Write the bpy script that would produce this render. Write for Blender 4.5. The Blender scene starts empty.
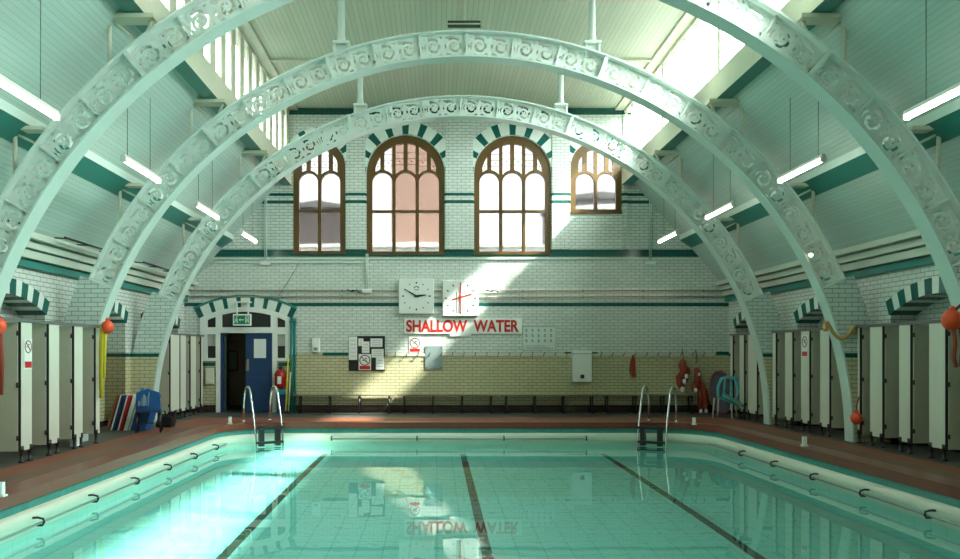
import bpy, bmesh, math, random
from mathutils import Vector, Matrix
random.seed(7)
PI = math.pi
C = bpy.context.scene.collection
SC = bpy.context.scene

# ------------------------------------------------------------------ layout
VX, VY, F, H = 436.0, 354.2, 800.0, 1.56      # vanishing point, focal length (px), eye height
XC = 0.55                                     # axis of the hall
W = 21.45                                     # back wall
BAY = 3.57
ARCH_Y = [W - BAY * k for k in (1, 2, 3)]
R_IN, R_OUT = 6.835, 7.31
A_WALL = 7.3
EAVE_Z = 3.38
WATER = -0.38
PXL, PXR, PEND, PNEAR = -4.45, 5.75, 17.15, -2.6
POOL_R = 1.15
CUB_L, CUB_LF, CUB_R = -5.95, -6.2, 7.42


def at(px, py, Y):
    return Vector(((px - VX) * Y / F, Y, H + (VY - py) * Y / F))


def wx(px):
    return (px - VX) * W / F


def wz(py):
    return H + (VY - py) * W / F


# ------------------------------------------------------------------ materials
MATS = {}


class NT:
    def __init__(self, name):
        self.m = bpy.data.materials.new(name)
        self.m.use_nodes = True
        self.t = self.m.node_tree
        self.b = self.t.nodes['Principled BSDF']
        self.out = self.t.nodes['Material Output']

    def n(self, typ, **kw):
        nd = self.t.nodes.new(typ)
        for k, v in kw.items():
            setattr(nd, k, v)
        return nd

    def l(self, a, b):
        self.t.links.new(a, b)

    def val(self, sock, v):
        if isinstance(v, (int, float)):
            sock.default_value = v
        elif isinstance(v, (tuple, list)):
            sock.default_value = (*v, 1) if len(v) == 3 and len(sock.default_value) == 4 else v
        else:
            self.l(v, sock)

    def math(self, op, a, b=0.0, c=None):
        nd = self.n('ShaderNodeMath', operation=op)
        self.val(nd.inputs[0], a)
        self.val(nd.inputs[1], b)
        if c is not None:
            self.val(nd.inputs[2], c)
        return nd.outputs[0]

    def mix(self, f, a, b):
        nd = self.n('ShaderNodeMix', data_type='RGBA')
        self.val(nd.inputs[0], f)
        self.val(nd.inputs[6], a)
        self.val(nd.inputs[7], b)
        return nd.outputs[2]

    def pos(self):
        g = self.n('ShaderNodeNewGeometry')
        s = self.n('ShaderNodeSeparateXYZ')
        self.l(g.outputs['Position'], s.inputs[0])
        return g.outputs['Position'], s.outputs[0], s.outputs[1], s.outputs[2]

    def noise(self, scale, detail=3, vec=None):
        nd = self.n('ShaderNodeTexNoise')
        nd.inputs['Scale'].default_value = scale
        nd.inputs['Detail'].default_value = detail
        if vec is not None:
            self.l(vec, nd.inputs['Vector'])
        return nd.outputs['Fac']

    def band(self, z, lo, hi):
        return self.math('MULTIPLY', self.math('GREATER_THAN', z, lo), self.math('LESS_THAN', z, hi))

    def bump(self, h, strength=0.3, dist=0.01):
        nd = self.n('ShaderNodeBump')
        nd.inputs['Strength'].default_value = strength
        nd.inputs['Distance'].default_value = dist
        self.l(h, nd.inputs['Height'])
        self.l(nd.outputs[0], self.b.inputs['Normal'])

    def base(self, col, rough=0.5, metal=0.0):
        self.val(self.b.inputs['Base Color'], col)
        self.val(self.b.inputs['Roughness'], rough)
        self.val(self.b.inputs['Metallic'], metal)


def mat(name, col, rough=0.5, metal=0.0, var=0.08, scale=6.0):
    if name in MATS:
        return MATS[name]
    t = NT(name)
    p = t.pos()[0]
    nz = t.noise(scale, 4, p)
    dark = tuple(max(0, c * (1 - var)) for c in col)
    lite = tuple(min(1, c * (1 + var)) for c in col)
    t.base(t.mix(nz, dark, lite), rough, metal)
    MATS[name] = t.m
    return t.m


TEAL = (0.006, 0.105, 0.085)


def tile_mat(name, bands, white=(0.72, 0.78, 0.725), cream=(0.62, 0.58, 0.36), cream_top=1.58, base=0.2, stain=True):
    t = NT(name)
    p, x, y, z = t.pos()
    cmb = t.n('ShaderNodeCombineXYZ')
    t.l(t.math('ADD', x, y), cmb.inputs[0])
    t.l(z, cmb.inputs[1])
    nz = t.noise(0.8, 5, p)
    fine = t.noise(9.0, 2, p)
    col = t.mix(t.math('LESS_THAN', z, cream_top), t.mix(nz, tuple(c * .9 for c in white), white), t.mix(nz, tuple(c * .85 for c in cream), cream))
    if base:
        col = t.mix(t.math('LESS_THAN', z, base), col, t.mix(fine, (0.03, 0.022, 0.016), (0.09, 0.06, 0.045)))
    for lo, hi in bands:
        col = t.mix(t.band(z, lo, hi), col, TEAL)
    br = t.n('ShaderNodeTexBrick')
    br.offset = 0.5
    br.inputs['Scale'].default_value = 1.0
    br.inputs['Brick Width'].default_value = 0.23
    br.inputs['Row Height'].default_value = 0.08
    br.inputs['Mortar Size'].default_value = 0.0075
    br.inputs['Mortar Smooth'].default_value = 0.2
    br.inputs['Color1'].default_value = (1, 1, 1, 1)
    br.inputs['Color2'].default_value = (0.9, 0.91, 0.9, 1)
    br.inputs['Mortar'].default_value = (0.42, 0.44, 0.42, 1)
    t.l(cmb.outputs[0], br.inputs['Vector'])
    mul = t.n('ShaderNodeMix', data_type='RGBA', blend_type='MULTIPLY')
    mul.inputs[0].default_value = 1
    t.l(col, mul.inputs[6])
    t.l(br.outputs['Color'], mul.inputs[7])
    t.base(mul.outputs[2], 0.22)
    inv = t.math('SUBTRACT', 1.0, br.outputs['Fac'])
    t.bump(inv, 0.35, 0.01)
    return t.m


def board_mat(name, col, axis, width=0.12, dark=0.55, rough=0.42):
    t = NT(name)
    p, x, y, z = t.pos()
    c = t.math('DIVIDE', x if axis == 'x' else z, width)
    fr = t.math('FRACT', c)
    fl = t.math('FLOOR', c)
    wn = t.n('ShaderNodeTexWhiteNoise', noise_dimensions='1D')
    t.l(fl, wn.inputs['W'])
    groove = t.math('LESS_THAN', fr, 0.11)
    seam = groove
    nz = t.noise(1.3, 5, p)
    cc = t.mix(wn.outputs['Value'], tuple(k * .94 for k in col), tuple(min(1, k * 1.04) for k in col))
    cc = t.mix(t.math('MULTIPLY', nz, 0.35), cc, tuple(k * .8 for k in col))
    cc = t.mix(seam, cc, tuple(k * dark for k in col))
    t.base(cc, rough)
    t.bump(t.math('SUBTRACT', 1.0, seam), 0.5, 0.012)
    return t.m


M_TILE = tile_mat('glazed_tile_back', [(4.17, 4.37), (5.60, 5.68), (5.80, 5.88), (2.84, 2.94), (7.98, 8.17)])
M_TILE_S = tile_mat('glazed_tile_side', [(1.5, 1.58)], base=0.12)
M_TILE_P = tile_mat('glazed_tile_pier', [(1.5, 1.58)], white=(0.66, 0.74, 0.69), base=0)
M_SLOPE = board_mat('painted_roof_boards', (0.45, 0.585, 0.525), 'z', 0.055, 0.72)
M_CEIL = board_mat('ceiling_boards', (0.64, 0.69, 0.54), 'x', 0.10, 0.66)
M_IRON = mat('painted_iron', (0.68, 0.76, 0.71), 0.35, 0, 0.06, 3)
M_FLANGE = mat('painted_iron_flange', (0.58, 0.71, 0.655), 0.3, 0, 0.05, 3)
M_CREAMP = mat('cream_paint', (0.66, 0.66, 0.52), 0.4)
M_MINT = mat('mint_gloss', (0.60, 0.72, 0.65), 0.35)
M_DTEAL = mat('dark_teal_paint', (0.02, 0.20, 0.165), 0.35)
M_TEALT = mat('teal_tile', TEAL, 0.2)
M_WHT = mat('white_tile', (0.72, 0.80, 0.74), 0.22)
M_WOOD = mat('brown_frame_paint', (0.125, 0.066, 0.015), 0.4, 0, 0.25, 5)
M_BLACK = mat('black_plastic', (0.012, 0.012, 0.013), 0.4)
M_DKMET = mat('dark_metal', (0.05, 0.05, 0.05), 0.45, 0.6)
M_RAIL = mat('grey_head_rail', (0.13, 0.14, 0.13), 0.45)
M_CHROME = mat('chrome', (0.8, 0.82, 0.82), 0.12, 1.0, 0.02)
M_CUBW = mat('cubicle_white', (0.64, 0.66, 0.56), 0.4, 0, 0.03)
M_CUBB = mat('cubicle_beige', (0.46, 0.445, 0.345), 0.45, 0, 0.05)
M_WHITE = mat('white_paint', (0.80, 0.84, 0.80), 0.4, 0, 0.03)
M_PAPER = mat('paper', (0.78, 0.80, 0.77), 0.7, 0, 0.04)
M_RED = mat('sign_red', (0.55, 0.02, 0.015), 0.4, 0, 0.06)
M_GREEN = mat('exit_green', (0.005, 0.24, 0.10), 0.35)
M_BLUE = mat('door_blue', (0.012, 0.05, 0.14), 0.35, 0, 0.1)
M_BLUEP = mat('blue_plastic', (0.012, 0.10, 0.30), 0.4)
M_NAVY = mat('navy_plastic', (0.01, 0.03, 0.12), 0.4)
M_ORANGE = mat('orange_plastic', (0.85, 0.085, 0.02), 0.4)
M_ORANGED = mat('orange_fabric', (0.30, 0.05, 0.024), 0.75)
M_YELLOW = mat('yellow_rope', (0.62, 0.52, 0.03), 0.6)
M_ROPE = mat('natural_rope', (0.50, 0.30, 0.10), 0.8)
M_REDM = mat('extinguisher_red', (0.40, 0.012, 0.01), 0.25)
M_PIPE = mat('pinkish_pipe', (0.52, 0.42, 0.37), 0.4)
M_GREY = mat('grey_sheet', (0.24, 0.30, 0.30), 0.45, 0.2)
M_DARK = mat('dark_interior', (0.03, 0.024, 0.02), 0.6)
M_BROWN = mat('brown_board', (0.25, 0.09, 0.04), 0.6)
M_TUBE_BODY = mat('batten_white', (0.72, 0.74, 0.66), 0.4)
M_PURPLE = mat('grey_purple_foam', (0.12, 0.11, 0.15), 0.7)
M_TURQ = mat('turquoise_plastic', (0.02, 0.30, 0.34), 0.4)
M_ROOFSLATE = mat('roof_slate', (.07, .07, .075), .7)
M_LIME = mat('lime_plastic', (0.30, 0.45, 0.12), 0.4)


def emit(name, col, s, transp=None):
    t = NT(name)
    e = t.n('ShaderNodeEmission')
    e.inputs[0].default_value = (*col, 1)
    e.inputs[1].default_value = s
    if transp:
        tr = t.n('ShaderNodeBsdfTransparent')
        tr.inputs[0].default_value = (*transp, 1)
        a = t.n('ShaderNodeAddShader')
        t.l(e.outputs[0], a.inputs[0])
        t.l(tr.outputs[0], a.inputs[1])
        t.l(a.outputs[0], t.out.inputs[0])
    else:
        t.l(e.outputs[0], t.out.inputs[0])
    return t.m




def clear_glass():
    t = NT('skylight_glass')
    tr = t.n('ShaderNodeBsdfTransparent')
    tr.inputs[0].default_value = (0.86, 0.9, 0.88, 1)
    gl = t.n('ShaderNodeBsdfGlossy')
    gl.inputs['Roughness'].default_value = 0.25
    mx = t.n('ShaderNodeMixShader')
    mx.inputs[0].default_value = 0.05
    t.l(tr.outputs[0], mx.inputs[1])
    t.l(gl.outputs[0], mx.inputs[2])
    t.l(mx.outputs[0], t.out.inputs[0])
    return t.m


M_PANE = clear_glass()
M_TUBE = emit('fluorescent_tube', (1.0, 0.97, 0.84), 9.0)
M_LAMP = emit('small_lamp', (1.0, 0.9, 0.6), 9.0)


def frosted(name):
    t = NT(name)
    r = t.n('ShaderNodeBsdfRefraction')
    r.inputs['Color'].default_value = (0.42, 0.42, 0.42, 1)
    r.inputs['Roughness'].default_value = 0.2
    r.inputs['IOR'].default_value = 1.12
    t.l(r.outputs[0], t.out.inputs[0])
    return t.m


M_FROST = frosted('frosted_glass')


def water_mat():
    t = NT('pool_water')
    p = t.pos()[0]
    mp = t.n('ShaderNodeMapping')
    mp.inputs['Scale'].default_value = (1.0, 0.6, 1)
    t.l(p, mp.inputs[0])
    nz = t.noise(2.2, 2, mp.outputs[0])
    bp = t.n('ShaderNodeBump')
    bp.inputs['Strength'].default_value = 0.10
    bp.inputs['Distance'].default_value = 0.012
    t.l(nz, bp.inputs['Height'])
    rf = t.n('ShaderNodeBsdfRefraction')
    rf.inputs['Color'].default_value = (0.6, 0.91, 0.89, 1)
    rf.inputs['Roughness'].default_value = 0
    rf.inputs['IOR'].default_value = 1.33
    gl = t.n('ShaderNodeBsdfGlossy')
    gl.inputs['Roughness'].default_value = 0.0
    gl.inputs['Color'].default_value = (1, 1, 1, 1)
    fr = t.n('ShaderNodeFresnel')
    fr.inputs['IOR'].default_value = 1.33
    for s in (rf, gl, fr):
        t.l(bp.outputs[0], s.inputs['Normal'])
    mx = t.n('ShaderNodeMixShader')
    t.l(fr.outputs[0], mx.inputs[0])
    t.l(rf.outputs[0], mx.inputs[1])
    t.l(gl.outputs[0], mx.inputs[2])
    t.l(mx.outputs[0], t.out.inputs[0])
    return t.m


def pool_mat():
    t = NT('pool_tile')
    p, x, y, z = t.pos()
    g = 0.3

    def line(c):
        return t.math('LESS_THAN', t.math('FRACT', t.math('DIVIDE', c, g)), 0.06)
    ln = t.math('MAXIMUM', line(x), line(y))
    nz = t.noise(1.0, 4, p)
    col = t.mix(nz, (0.60, 0.80, 0.76), (0.70, 0.88, 0.84))
    col = t.mix(t.math('MULTIPLY', ln, 0.45), col, (0.25, 0.5, 0.48))
    t.base(col, 0.35)
    return t.m


def deck_mat():
    t = NT('deck_tiles')
    p, x, y, z = t.pos()
    n1 = t.noise(0.7, 5, p)
    n2 = t.noise(14, 2, p)
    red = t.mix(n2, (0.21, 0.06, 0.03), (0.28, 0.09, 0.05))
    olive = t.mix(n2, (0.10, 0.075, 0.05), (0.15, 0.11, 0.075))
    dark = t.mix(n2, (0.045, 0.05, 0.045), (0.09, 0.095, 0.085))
    # worn walking line down the middle of each side deck
    d = t.math('ABSOLUTE', t.math('SUBTRACT', x, 0.65))
    mid = t.math('SUBTRACT', 1.0, t.math('MULTIPLY', t.math('ABSOLUTE', t.math('SUBTRACT', d, 5.95)), 3.4))
    mid = t.math('MAXIMUM', mid, 0.0)
    mid = t.math('MINIMUM', t.math('MULTIPLY', mid, t.math('ADD', n1, 0.4)), 1.0)
    mid = t.math('MULTIPLY', mid, t.math('LESS_THAN', y, 17.2))
    col = t.mix(mid, red, olive)
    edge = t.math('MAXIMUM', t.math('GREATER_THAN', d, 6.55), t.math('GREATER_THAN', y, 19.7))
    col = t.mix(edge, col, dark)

    def line(c, g, w):
        return t.math('LESS_THAN', t.math('FRACT', t.math('DIVIDE', c, g)), w)
    ln = t.math('MAXIMUM', line(x, 0.15, .05), line(y, 0.15, .05))
    col = t.mix(t.math('MULTIPLY', ln, 0.35), col, (0.03, 0.025, 0.02))
    t.base(col, t.math('ADD', 0.42, t.math('MULTIPLY', n1, 0.3)))
    return t.m


M_WATER = water_mat()
M_POOL = pool_mat()
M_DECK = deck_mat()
M_KERB = mat('kerb_tile', (0.20, 0.055, 0.035), 0.3, 0, 0.2, 10)
M_BULL = mat('pool_trough', (0.78, 0.80, 0.68), 0.3, 0, 0.06, 2)
M_LANE = mat('lane_line', (0.10, 0.075, 0.05), 0.5)
M_POOLTEAL = mat('pool_teal_tile', (0.07, 0.35, 0.30), 0.25, 0, 0.25, 12)


# ------------------------------------------------------------------ mesh helpers
class MB:
    def __init__(self):
        self.bm = bmesh.new()

    def box(self, x0, x1, y0, y1, z0, z1, mi=0, rot=None):
        vs = [Vector((x, y, z)) for z in (z0, z1) for y in (y0, y1) for x in (x0, x1)]
        if rot is not None:
            vs = [rot @ v for v in vs]
        v = [self.bm.verts.new(p) for p in vs]
        for q in ((0, 2, 3, 1), (4, 5, 7, 6), (0, 1, 5, 4), (2, 6, 7, 3), (0, 4, 6, 2), (1, 3, 7, 5)):
            f = self.bm.faces.new([v[i] for i in q])
            f.material_index = mi
        return self

    def tube(self, pts, r, seg=8, closed=False, mi=0, caps=True):
        pts = [Vector(p) for p in pts]
        n = len(pts)
        rs = r if isinstance(r, (list, tuple)) else [r] * n
        up = None
        rings = []
        for i, p in enumerate(pts):
            a = pts[(i - 1) % n] if (closed or i > 0) else p
            b = pts[(i + 1) % n] if (closed or i < n - 1) else p
            t = (b - a).normalized()
            if up is None:
                up = Vector((0, 0, 1)) if abs(t.z) < 0.9 else Vector((1, 0, 0))
            s = t.cross(up)
            if s.length < 1e-6:
                s = t.orthogonal()
            s.normalize()
            up = s.cross(t).normalized()
            rings.append([self.bm.verts.new(p + (s * math.cos(2 * PI * k / seg) + up * math.sin(2 * PI * k / seg)) * rs[i]) for k in range(seg)])
        m = n if closed else n - 1
        for i in range(m):
            A, B = rings[i], rings[(i + 1) % n]
            for k in range(seg):
                f = self.bm.faces.new((A[k], A[(k + 1) % seg], B[(k + 1) % seg], B[k]))
                f.smooth = True
                f.material_index = mi
        if caps and not closed:
            for q in (rings[0][::-1], rings[-1]):
                f = self.bm.faces.new(q)
                f.material_index = mi
        return self

    def lathe(self, prof, c=(0, 0, 0), seg=16, axis='z', mi=0):
        c = Vector(c)
        rings = []
        for r, h in prof:
            ring = []
            for k in range(seg):
                a = 2 * PI * k / seg
                u, v = max(r, 1e-4) * math.cos(a), max(r, 1e-4) * math.sin(a)
                p = {'z': Vector((u, v, h)), 'y': Vector((u, h, v)), 'x': Vector((h, u, v))}[axis]
                ring.append(self.bm.verts.new(c + p))
            rings.append(ring)
        for A, B in zip(rings, rings[1:]):
            for k in range(seg):
                f = self.bm.faces.new((A[k], A[(k + 1) % seg], B[(k + 1) % seg], B[k]))
                f.smooth = True
                f.material_index = mi
        for q in (rings[0], rings[-1]):
            f = self.bm.faces.new(q)
            f.material_index = mi
        return self

    def prism(self, pts, d, fn, mi=0):
        """pts 2D polygon swept from d[0] to d[1]; fn(u, v, w) -> point"""
        a = [self.bm.verts.new(fn(u, v, d[0])) for u, v in pts]
        b = [self.bm.verts.new(fn(u, v, d[1])) for u, v in pts]
        n = len(pts)
        fs = [self.bm.faces.new(a), self.bm.faces.new(b[::-1])]
        for i in range(n):
            fs.append(self.bm.faces.new((a[i], b[i], b[(i + 1) % n], a[(i + 1) % n])))
        for f in fs:
            f.material_index = mi
        return self

    def ribbon(self, pts, ws, d, fn, closed=False):
        n = len(pts)
        rows = []
        for i in range(n):
            a = pts[(i - 1) % n] if (closed or i) else pts[i]
            b = pts[(i + 1) % n] if (closed or i < n - 1) else pts[i]
            tx, ty = b[0] - a[0], b[1] - a[1]
            L = math.hypot(tx, ty) or 1
            nx, ny = -ty / L, tx / L
            w = ws[i] if isinstance(ws, (list, tuple)) else ws
            l = (pts[i][0] + nx * w, pts[i][1] + ny * w)
            r = (pts[i][0] - nx * w, pts[i][1] - ny * w)
            rows.append([self.bm.verts.new(fn(q[0], q[1], dd)) for dd in d for q in (l, r)])
        m = n if closed else n - 1
        for i in range(m):
            A, B = rows[i], rows[(i + 1) % n]
            for x, y in ((0, 1), (1, 3), (3, 2), (2, 0)):
                self.bm.faces.new((A[x], A[y], B[y], B[x]))
        if not closed:
            for q in (rows[0], rows[-1]):
                self.bm.faces.new((q[0], q[1], q[3], q[2]))
        return self

    def blob(self, c, r, seg=12, squash=(1, 1, 1), noise=0.0):
        ret = bmesh.ops.create_uvsphere(self.bm, u_segments=seg, v_segments=seg - 2, radius=1)
        for v in ret['verts']:
            k = 1 + noise * (random.random() - .5)
            v.co = Vector(c) + Vector((v.co.x * squash[0], v.co.y * squash[1], v.co.z * squash[2])) * r * k
            for f in v.link_faces:
                f.smooth = True
        return self

    def add_mesh(self, me, mtx=None):
        n0 = len(self.bm.verts)
        self.bm.from_mesh(me)
        if mtx is not None:
            self.bm.verts.ensure_lookup_table()
            for v in self.bm.verts[n0:]:
                v.co = mtx @ v.co
        return self

    def mesh(self, name, mats, normals=True):
        if normals:
            bmesh.ops.recalc_face_normals(self.bm, faces=self.bm.faces[:])
        me = bpy.data.meshes.new(name)
        self.bm.to_mesh(me)
        self.bm.free()
        for m in (mats if isinstance(mats, (list, tuple)) else [mats]):
            me.materials.append(m)
        return me

    def build(self, name, mats, parent=None, loc=(0, 0, 0), bevel=0.0, rot=None):
        o = bpy.data.objects.new(name, self.mesh(name, mats))
        C.objects.link(o)
        o.location = loc
        if rot:
            o.rotation_euler = rot
        if parent is not None:
            o.parent = parent
        if bevel:
            b = o.modifiers.new('bevel', 'BEVEL')
            b.width = bevel
            b.segments = 2
            b.limit_method = 'ANGLE'
        return o


def link_mesh(name, me, parent=None, loc=(0, 0, 0), rot=None):
    o = bpy.data.objects.new(name, me)
    C.objects.link(o)
    o.location = loc
    if rot:
        o.rotation_euler = rot
    if parent is not None:
        o.parent = parent
    return o


def plate(outer, holes, d, fn):
    """filled 2D outline with holes, thickness d[0]..d[1], as a mesh mapped by fn(u, v, w)"""
    cu = bpy.data.curves.new('outline', 'CURVE')
    cu.dimensions = '2D'
    cu.fill_mode = 'BOTH'
    cu.extrude = 0.5
    for lp in [outer] + list(holes):
        s = cu.splines.new('POLY')
        s.points.add(len(lp) - 1)
        for k, (u, v) in enumerate(lp):
            s.points[k].co = (u, v, 0, 1)
        s.use_cyclic_u = True
    ob = bpy.data.objects.new('outline', cu)
    me = bpy.data.meshes.new_from_object(ob)
    bpy.data.objects.remove(ob)
    bpy.data.curves.remove(cu)
    for v in me.vertices:
        w = d[0] + (v.co.z + 0.5) * (d[1] - d[0])
        v.co = fn(v.co.x, v.co.y, w)
    return me


def text_mesh(body, width, height, depth=0.01, offset=0.0):
    """flat lettering fitted to width x height, centred, facing -Y"""
    cu = bpy.data.curves.new('lettering', 'FONT')
    cu.body = body
    cu.size = 1
    cu.offset = offset
    cu.extrude = 0.5
    ob = bpy.data.objects.new('lettering', cu)
    me = bpy.data.meshes.new_from_object(ob)
    bpy.data.objects.remove(ob)
    bpy.data.curves.remove(cu)
    xs = [v.co.x for v in me.vertices]
    ys = [v.co.y for v in me.vertices]
    x0, x1, y0, y1 = min(xs), max(xs), min(ys), max(ys)
    for v in me.vertices:
        v.co = Vector((((v.co.x - x0) / (x1 - x0) - .5) * width, -(v.co.z + .5) * depth, ((v.co.y - y0) / (y1 - y0) - .5) * height))
    return me


XZ = lambda u, v, w: Vector((u, w, v))
XY = lambda u, v, w: Vector((u, v, w))
YZ = lambda u, v, w: Vector((w, u, v))


def tag(o, label, cat, group=None, kind=None):
    o['label'] = label
    o['category'] = cat
    if group:
        o['group'] = group
    if kind:
        o['kind'] = kind
    return o


def thing(name, label, cat, loc=(0, 0, 0), group=None, rotz=0):
    o = bpy.data.objects.new(name, None)
    o.empty_display_size = 0.1
    C.objects.link(o)
    o.location = loc
    o.rotation_euler = (0, 0, rotz)
    return tag(o, label, cat, group)


def struct(o, label=None, cat=None):
    o['kind'] = 'structure'
    if label:
        o['label'] = label
        o['category'] = cat
    return o


def dup(root, loc, label, rotz=None):
    r = root.copy()
    C.objects.link(r)
    r.location = loc
    if rotz is not None:
        r.rotation_euler = (0, 0, rotz)
    r['label'] = label
    for ch in list(root.children):
        c = ch.copy()
        C.objects.link(c)
        c.parent = r
        for g in list(ch.children):
            d = g.copy()
            C.objects.link(d)
            d.parent = c
    return r


def arc(cx, cy, r, a0, a1, n):
    return [(cx + r * math.cos(a0 + (a1 - a0) * k / n), cy + r * math.sin(a0 + (a1 - a0) * k / n)) for k in range(n + 1)]


# ------------------------------------------------------------------ camera
cam = bpy.data.cameras.new('camera')
cam.sensor_width = 36
cam.lens = F / 960 * 36
cam.shift_x = (480 - VX) / 960
cam.shift_y = (VY - 279.5) / 960
cam.clip_end = 200
co = bpy.data.objects.new('camera', cam)
C.objects.link(co)
co.location = (0, 0, H)
co.rotation_euler = (PI / 2, 0, 0)
SC.camera = co

# ------------------------------------------------------------------ setting: floor, pool
XL, XR, YN = XC - 8.2, XC + 8.2, -4.1


def pool_loop(off, n=10):
    """pool outline grown outwards by off"""
    x0, x1, y0, y1, r = PXL - off, PXR + off, PNEAR - off, PEND + off, POOL_R + off
    return [(x0, y0), (x1, y0)] + arc(x1 - r, y1 - r, r, 0, PI / 2, n) + arc(x0 + r, y1 - r, r, PI / 2, PI, n)


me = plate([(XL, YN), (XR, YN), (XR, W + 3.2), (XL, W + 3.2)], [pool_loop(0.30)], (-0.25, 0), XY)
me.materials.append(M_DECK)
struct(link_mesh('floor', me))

me = plate(pool_loop(0.32), [pool_loop(-0.03)], (-0.03, 0.10), XY)
me.materials.append(M_KERB)
struct(link_mesh('pool_kerb', me))


def sweep(prof, mats, mis):
    """profile [(inward offset, z)] swept round the pool outline"""
    mb = MB()
    loops = [pool_loop(-o) for o, z in prof]
    n = len(loops[0])
    V = [[mb.bm.verts.new((u, v, prof[k][1])) for u, v in loops[k]] for k in range(len(prof))]
    for k in range(len(prof) - 1):
        for i in range(n):
            f = mb.bm.faces.new((V[k][i], V[k][(i + 1) % n], V[k + 1][(i + 1) % n], V[k + 1][i]))
            f.material_index = mis[k]
            f.smooth = True
    return mb, V


DEPTH = WATER - 0.95
mb, V = sweep([(-0.05, -0.01), (0.0, -0.015), (0.0, -0.13), (0.025, -0.135), (0.05, -0.16), (0.055, -0.22), (0.05, -0.29), (0.03, -0.31), (0.0, -0.315), (0.0, -0.5), (0.0, DEPTH)],
              None, [0, 0, 1, 1, 1, 1, 1, 1, 1, 2])
fl = mb.bm.faces.new(V[-1])
fl.material_index = 2
pool = struct(mb.build('pool_basin', [M_POOLTEAL, M_BULL, M_POOL]))
for k, X in enumerate((-2.30, 0.56, 3.46)):
    b = MB().box(X - .06, X + .06, PNEAR + .3, PEND - .55, DEPTH + .001, DEPTH + .004)
    if k == 0:
        b.box(X + .1, X + .75, PEND - .62, PEND - .55, DEPTH + .001, DEPTH + .004)
    if k == 2:
        b.box(X - .75, X - .1, PEND - .62, PEND - .55, DEPTH + .001, DEPTH + .004)
    ll = b.build('lane_line', M_LANE, pool)
    ll.cycles.is_caustics_receiver = True
pool.cycles.is_caustics_receiver = True

mb = MB()
mb.bm.faces.new([mb.bm.verts.new((u, v, WATER)) for u, v in pool_loop(0.0)]).smooth = True
wat = mb.build('pool_water', M_WATER)
tag(wat, 'clear turquoise water filling the swimming pool', 'water', kind='stuff')
wat.cycles.is_caustics_caster = True


# ------------------------------------------------------------------ setting: back wall with window and door openings
def win_geo(x0, x1, ybot, nl):
    a, b = wx(x0), wx(x1)
    r = (b - a) / 2
    c = (a + b) / 2
    return dict(a=a, b=b, r=r, c=c, zb=wz(ybot), nl=nl)


WINS = [dict(win_geo(292.5, 346, 254, 2), zs=wz(167)), dict(win_geo(366, 445, 254.5, 3), zs=wz(174)),
        dict(win_geo(473.5, 551.5, 254.5, 3), zs=wz(174)), dict(win_geo(570, 622.5, 214, 2), zs=wz(167))]


def win_outline(w, inset=0.0):
    a, b, r = w['a'] + inset, w['b'] - inset, w['r'] - inset
    return [(a, w['zb'] + inset), (b, w['zb'] + inset)] + arc(w['c'], w['zs'], r, 0, PI, 20)


DL, DR = wx(200.5), wx(291)          # door surround
DC = (DL + DR) / 2


def seg_arch(a, b, zs, rise, n=14):
    """points of a segmental arch from b to a"""
    h = (b - a) / 2
    R = (h * h + rise * rise) / (2 * rise)
    c, cz = (a + b) / 2, zs + rise - R
    t = math.asin(h / R)
    return [(c + R * math.sin(t - 2 * t * k / n), cz + R * math.cos(t - 2 * t * k / n)) for k in range(n + 1)], (c, cz, R, t)


DZS, DRISE = wz(318), wz(307) - wz(318)
door_arc, dgeo = seg_arch(DL, DR, DZS, DRISE)


def slope_z(a):
    return 6.20 - 1.13 * (a - 4.70)


AE = 4.70 + (6.20 - EAVE_Z) / 1.13    # slope meets the eave here
gable = [(XC - 8.2, 0), (DL, 0)] + door_arc[::-1] + [(DR, 0), (XC + 8.2, 0), (XC + 8.2, EAVE_Z + .1), (XC + AE, EAVE_Z + .1),
         (XC + 4.75, 6.2), (XC + 4.75, 8.3), (XC - 4.75, 8.3), (XC - 4.75, 6.2), (XC - AE, EAVE_Z + .1), (XC - 8.2, EAVE_Z + .1)]
me = plate(gable, [win_outline(w, 0.015) for w in WINS], (W, W + .45), XZ)
me.materials.append(M_TILE)
struct(link_mesh('wall_back', me))
# pilasters between the windows
for k, (p0, p1) in enumerate(((346.5, 365.5), (445.5, 473), (552, 569.5), (623, 627.5))):
    b = MB().box(wx(p0), wx(p1), W - .05, W + .02, wz(250), 8.14)
    struct(b.build('wall_pilaster', M_TILE))
# sill course
struct(MB().box(XC - 6.6, XC + 6.6, W - .04, W + .01, 4.10, 4.14).build('trim_1', M_MINT))

struct(MB().box(XC - 8.3, XC + 8.3, YN - .2, YN, -0.3, 8.3).build('wall_front', M_TILE_S))


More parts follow.
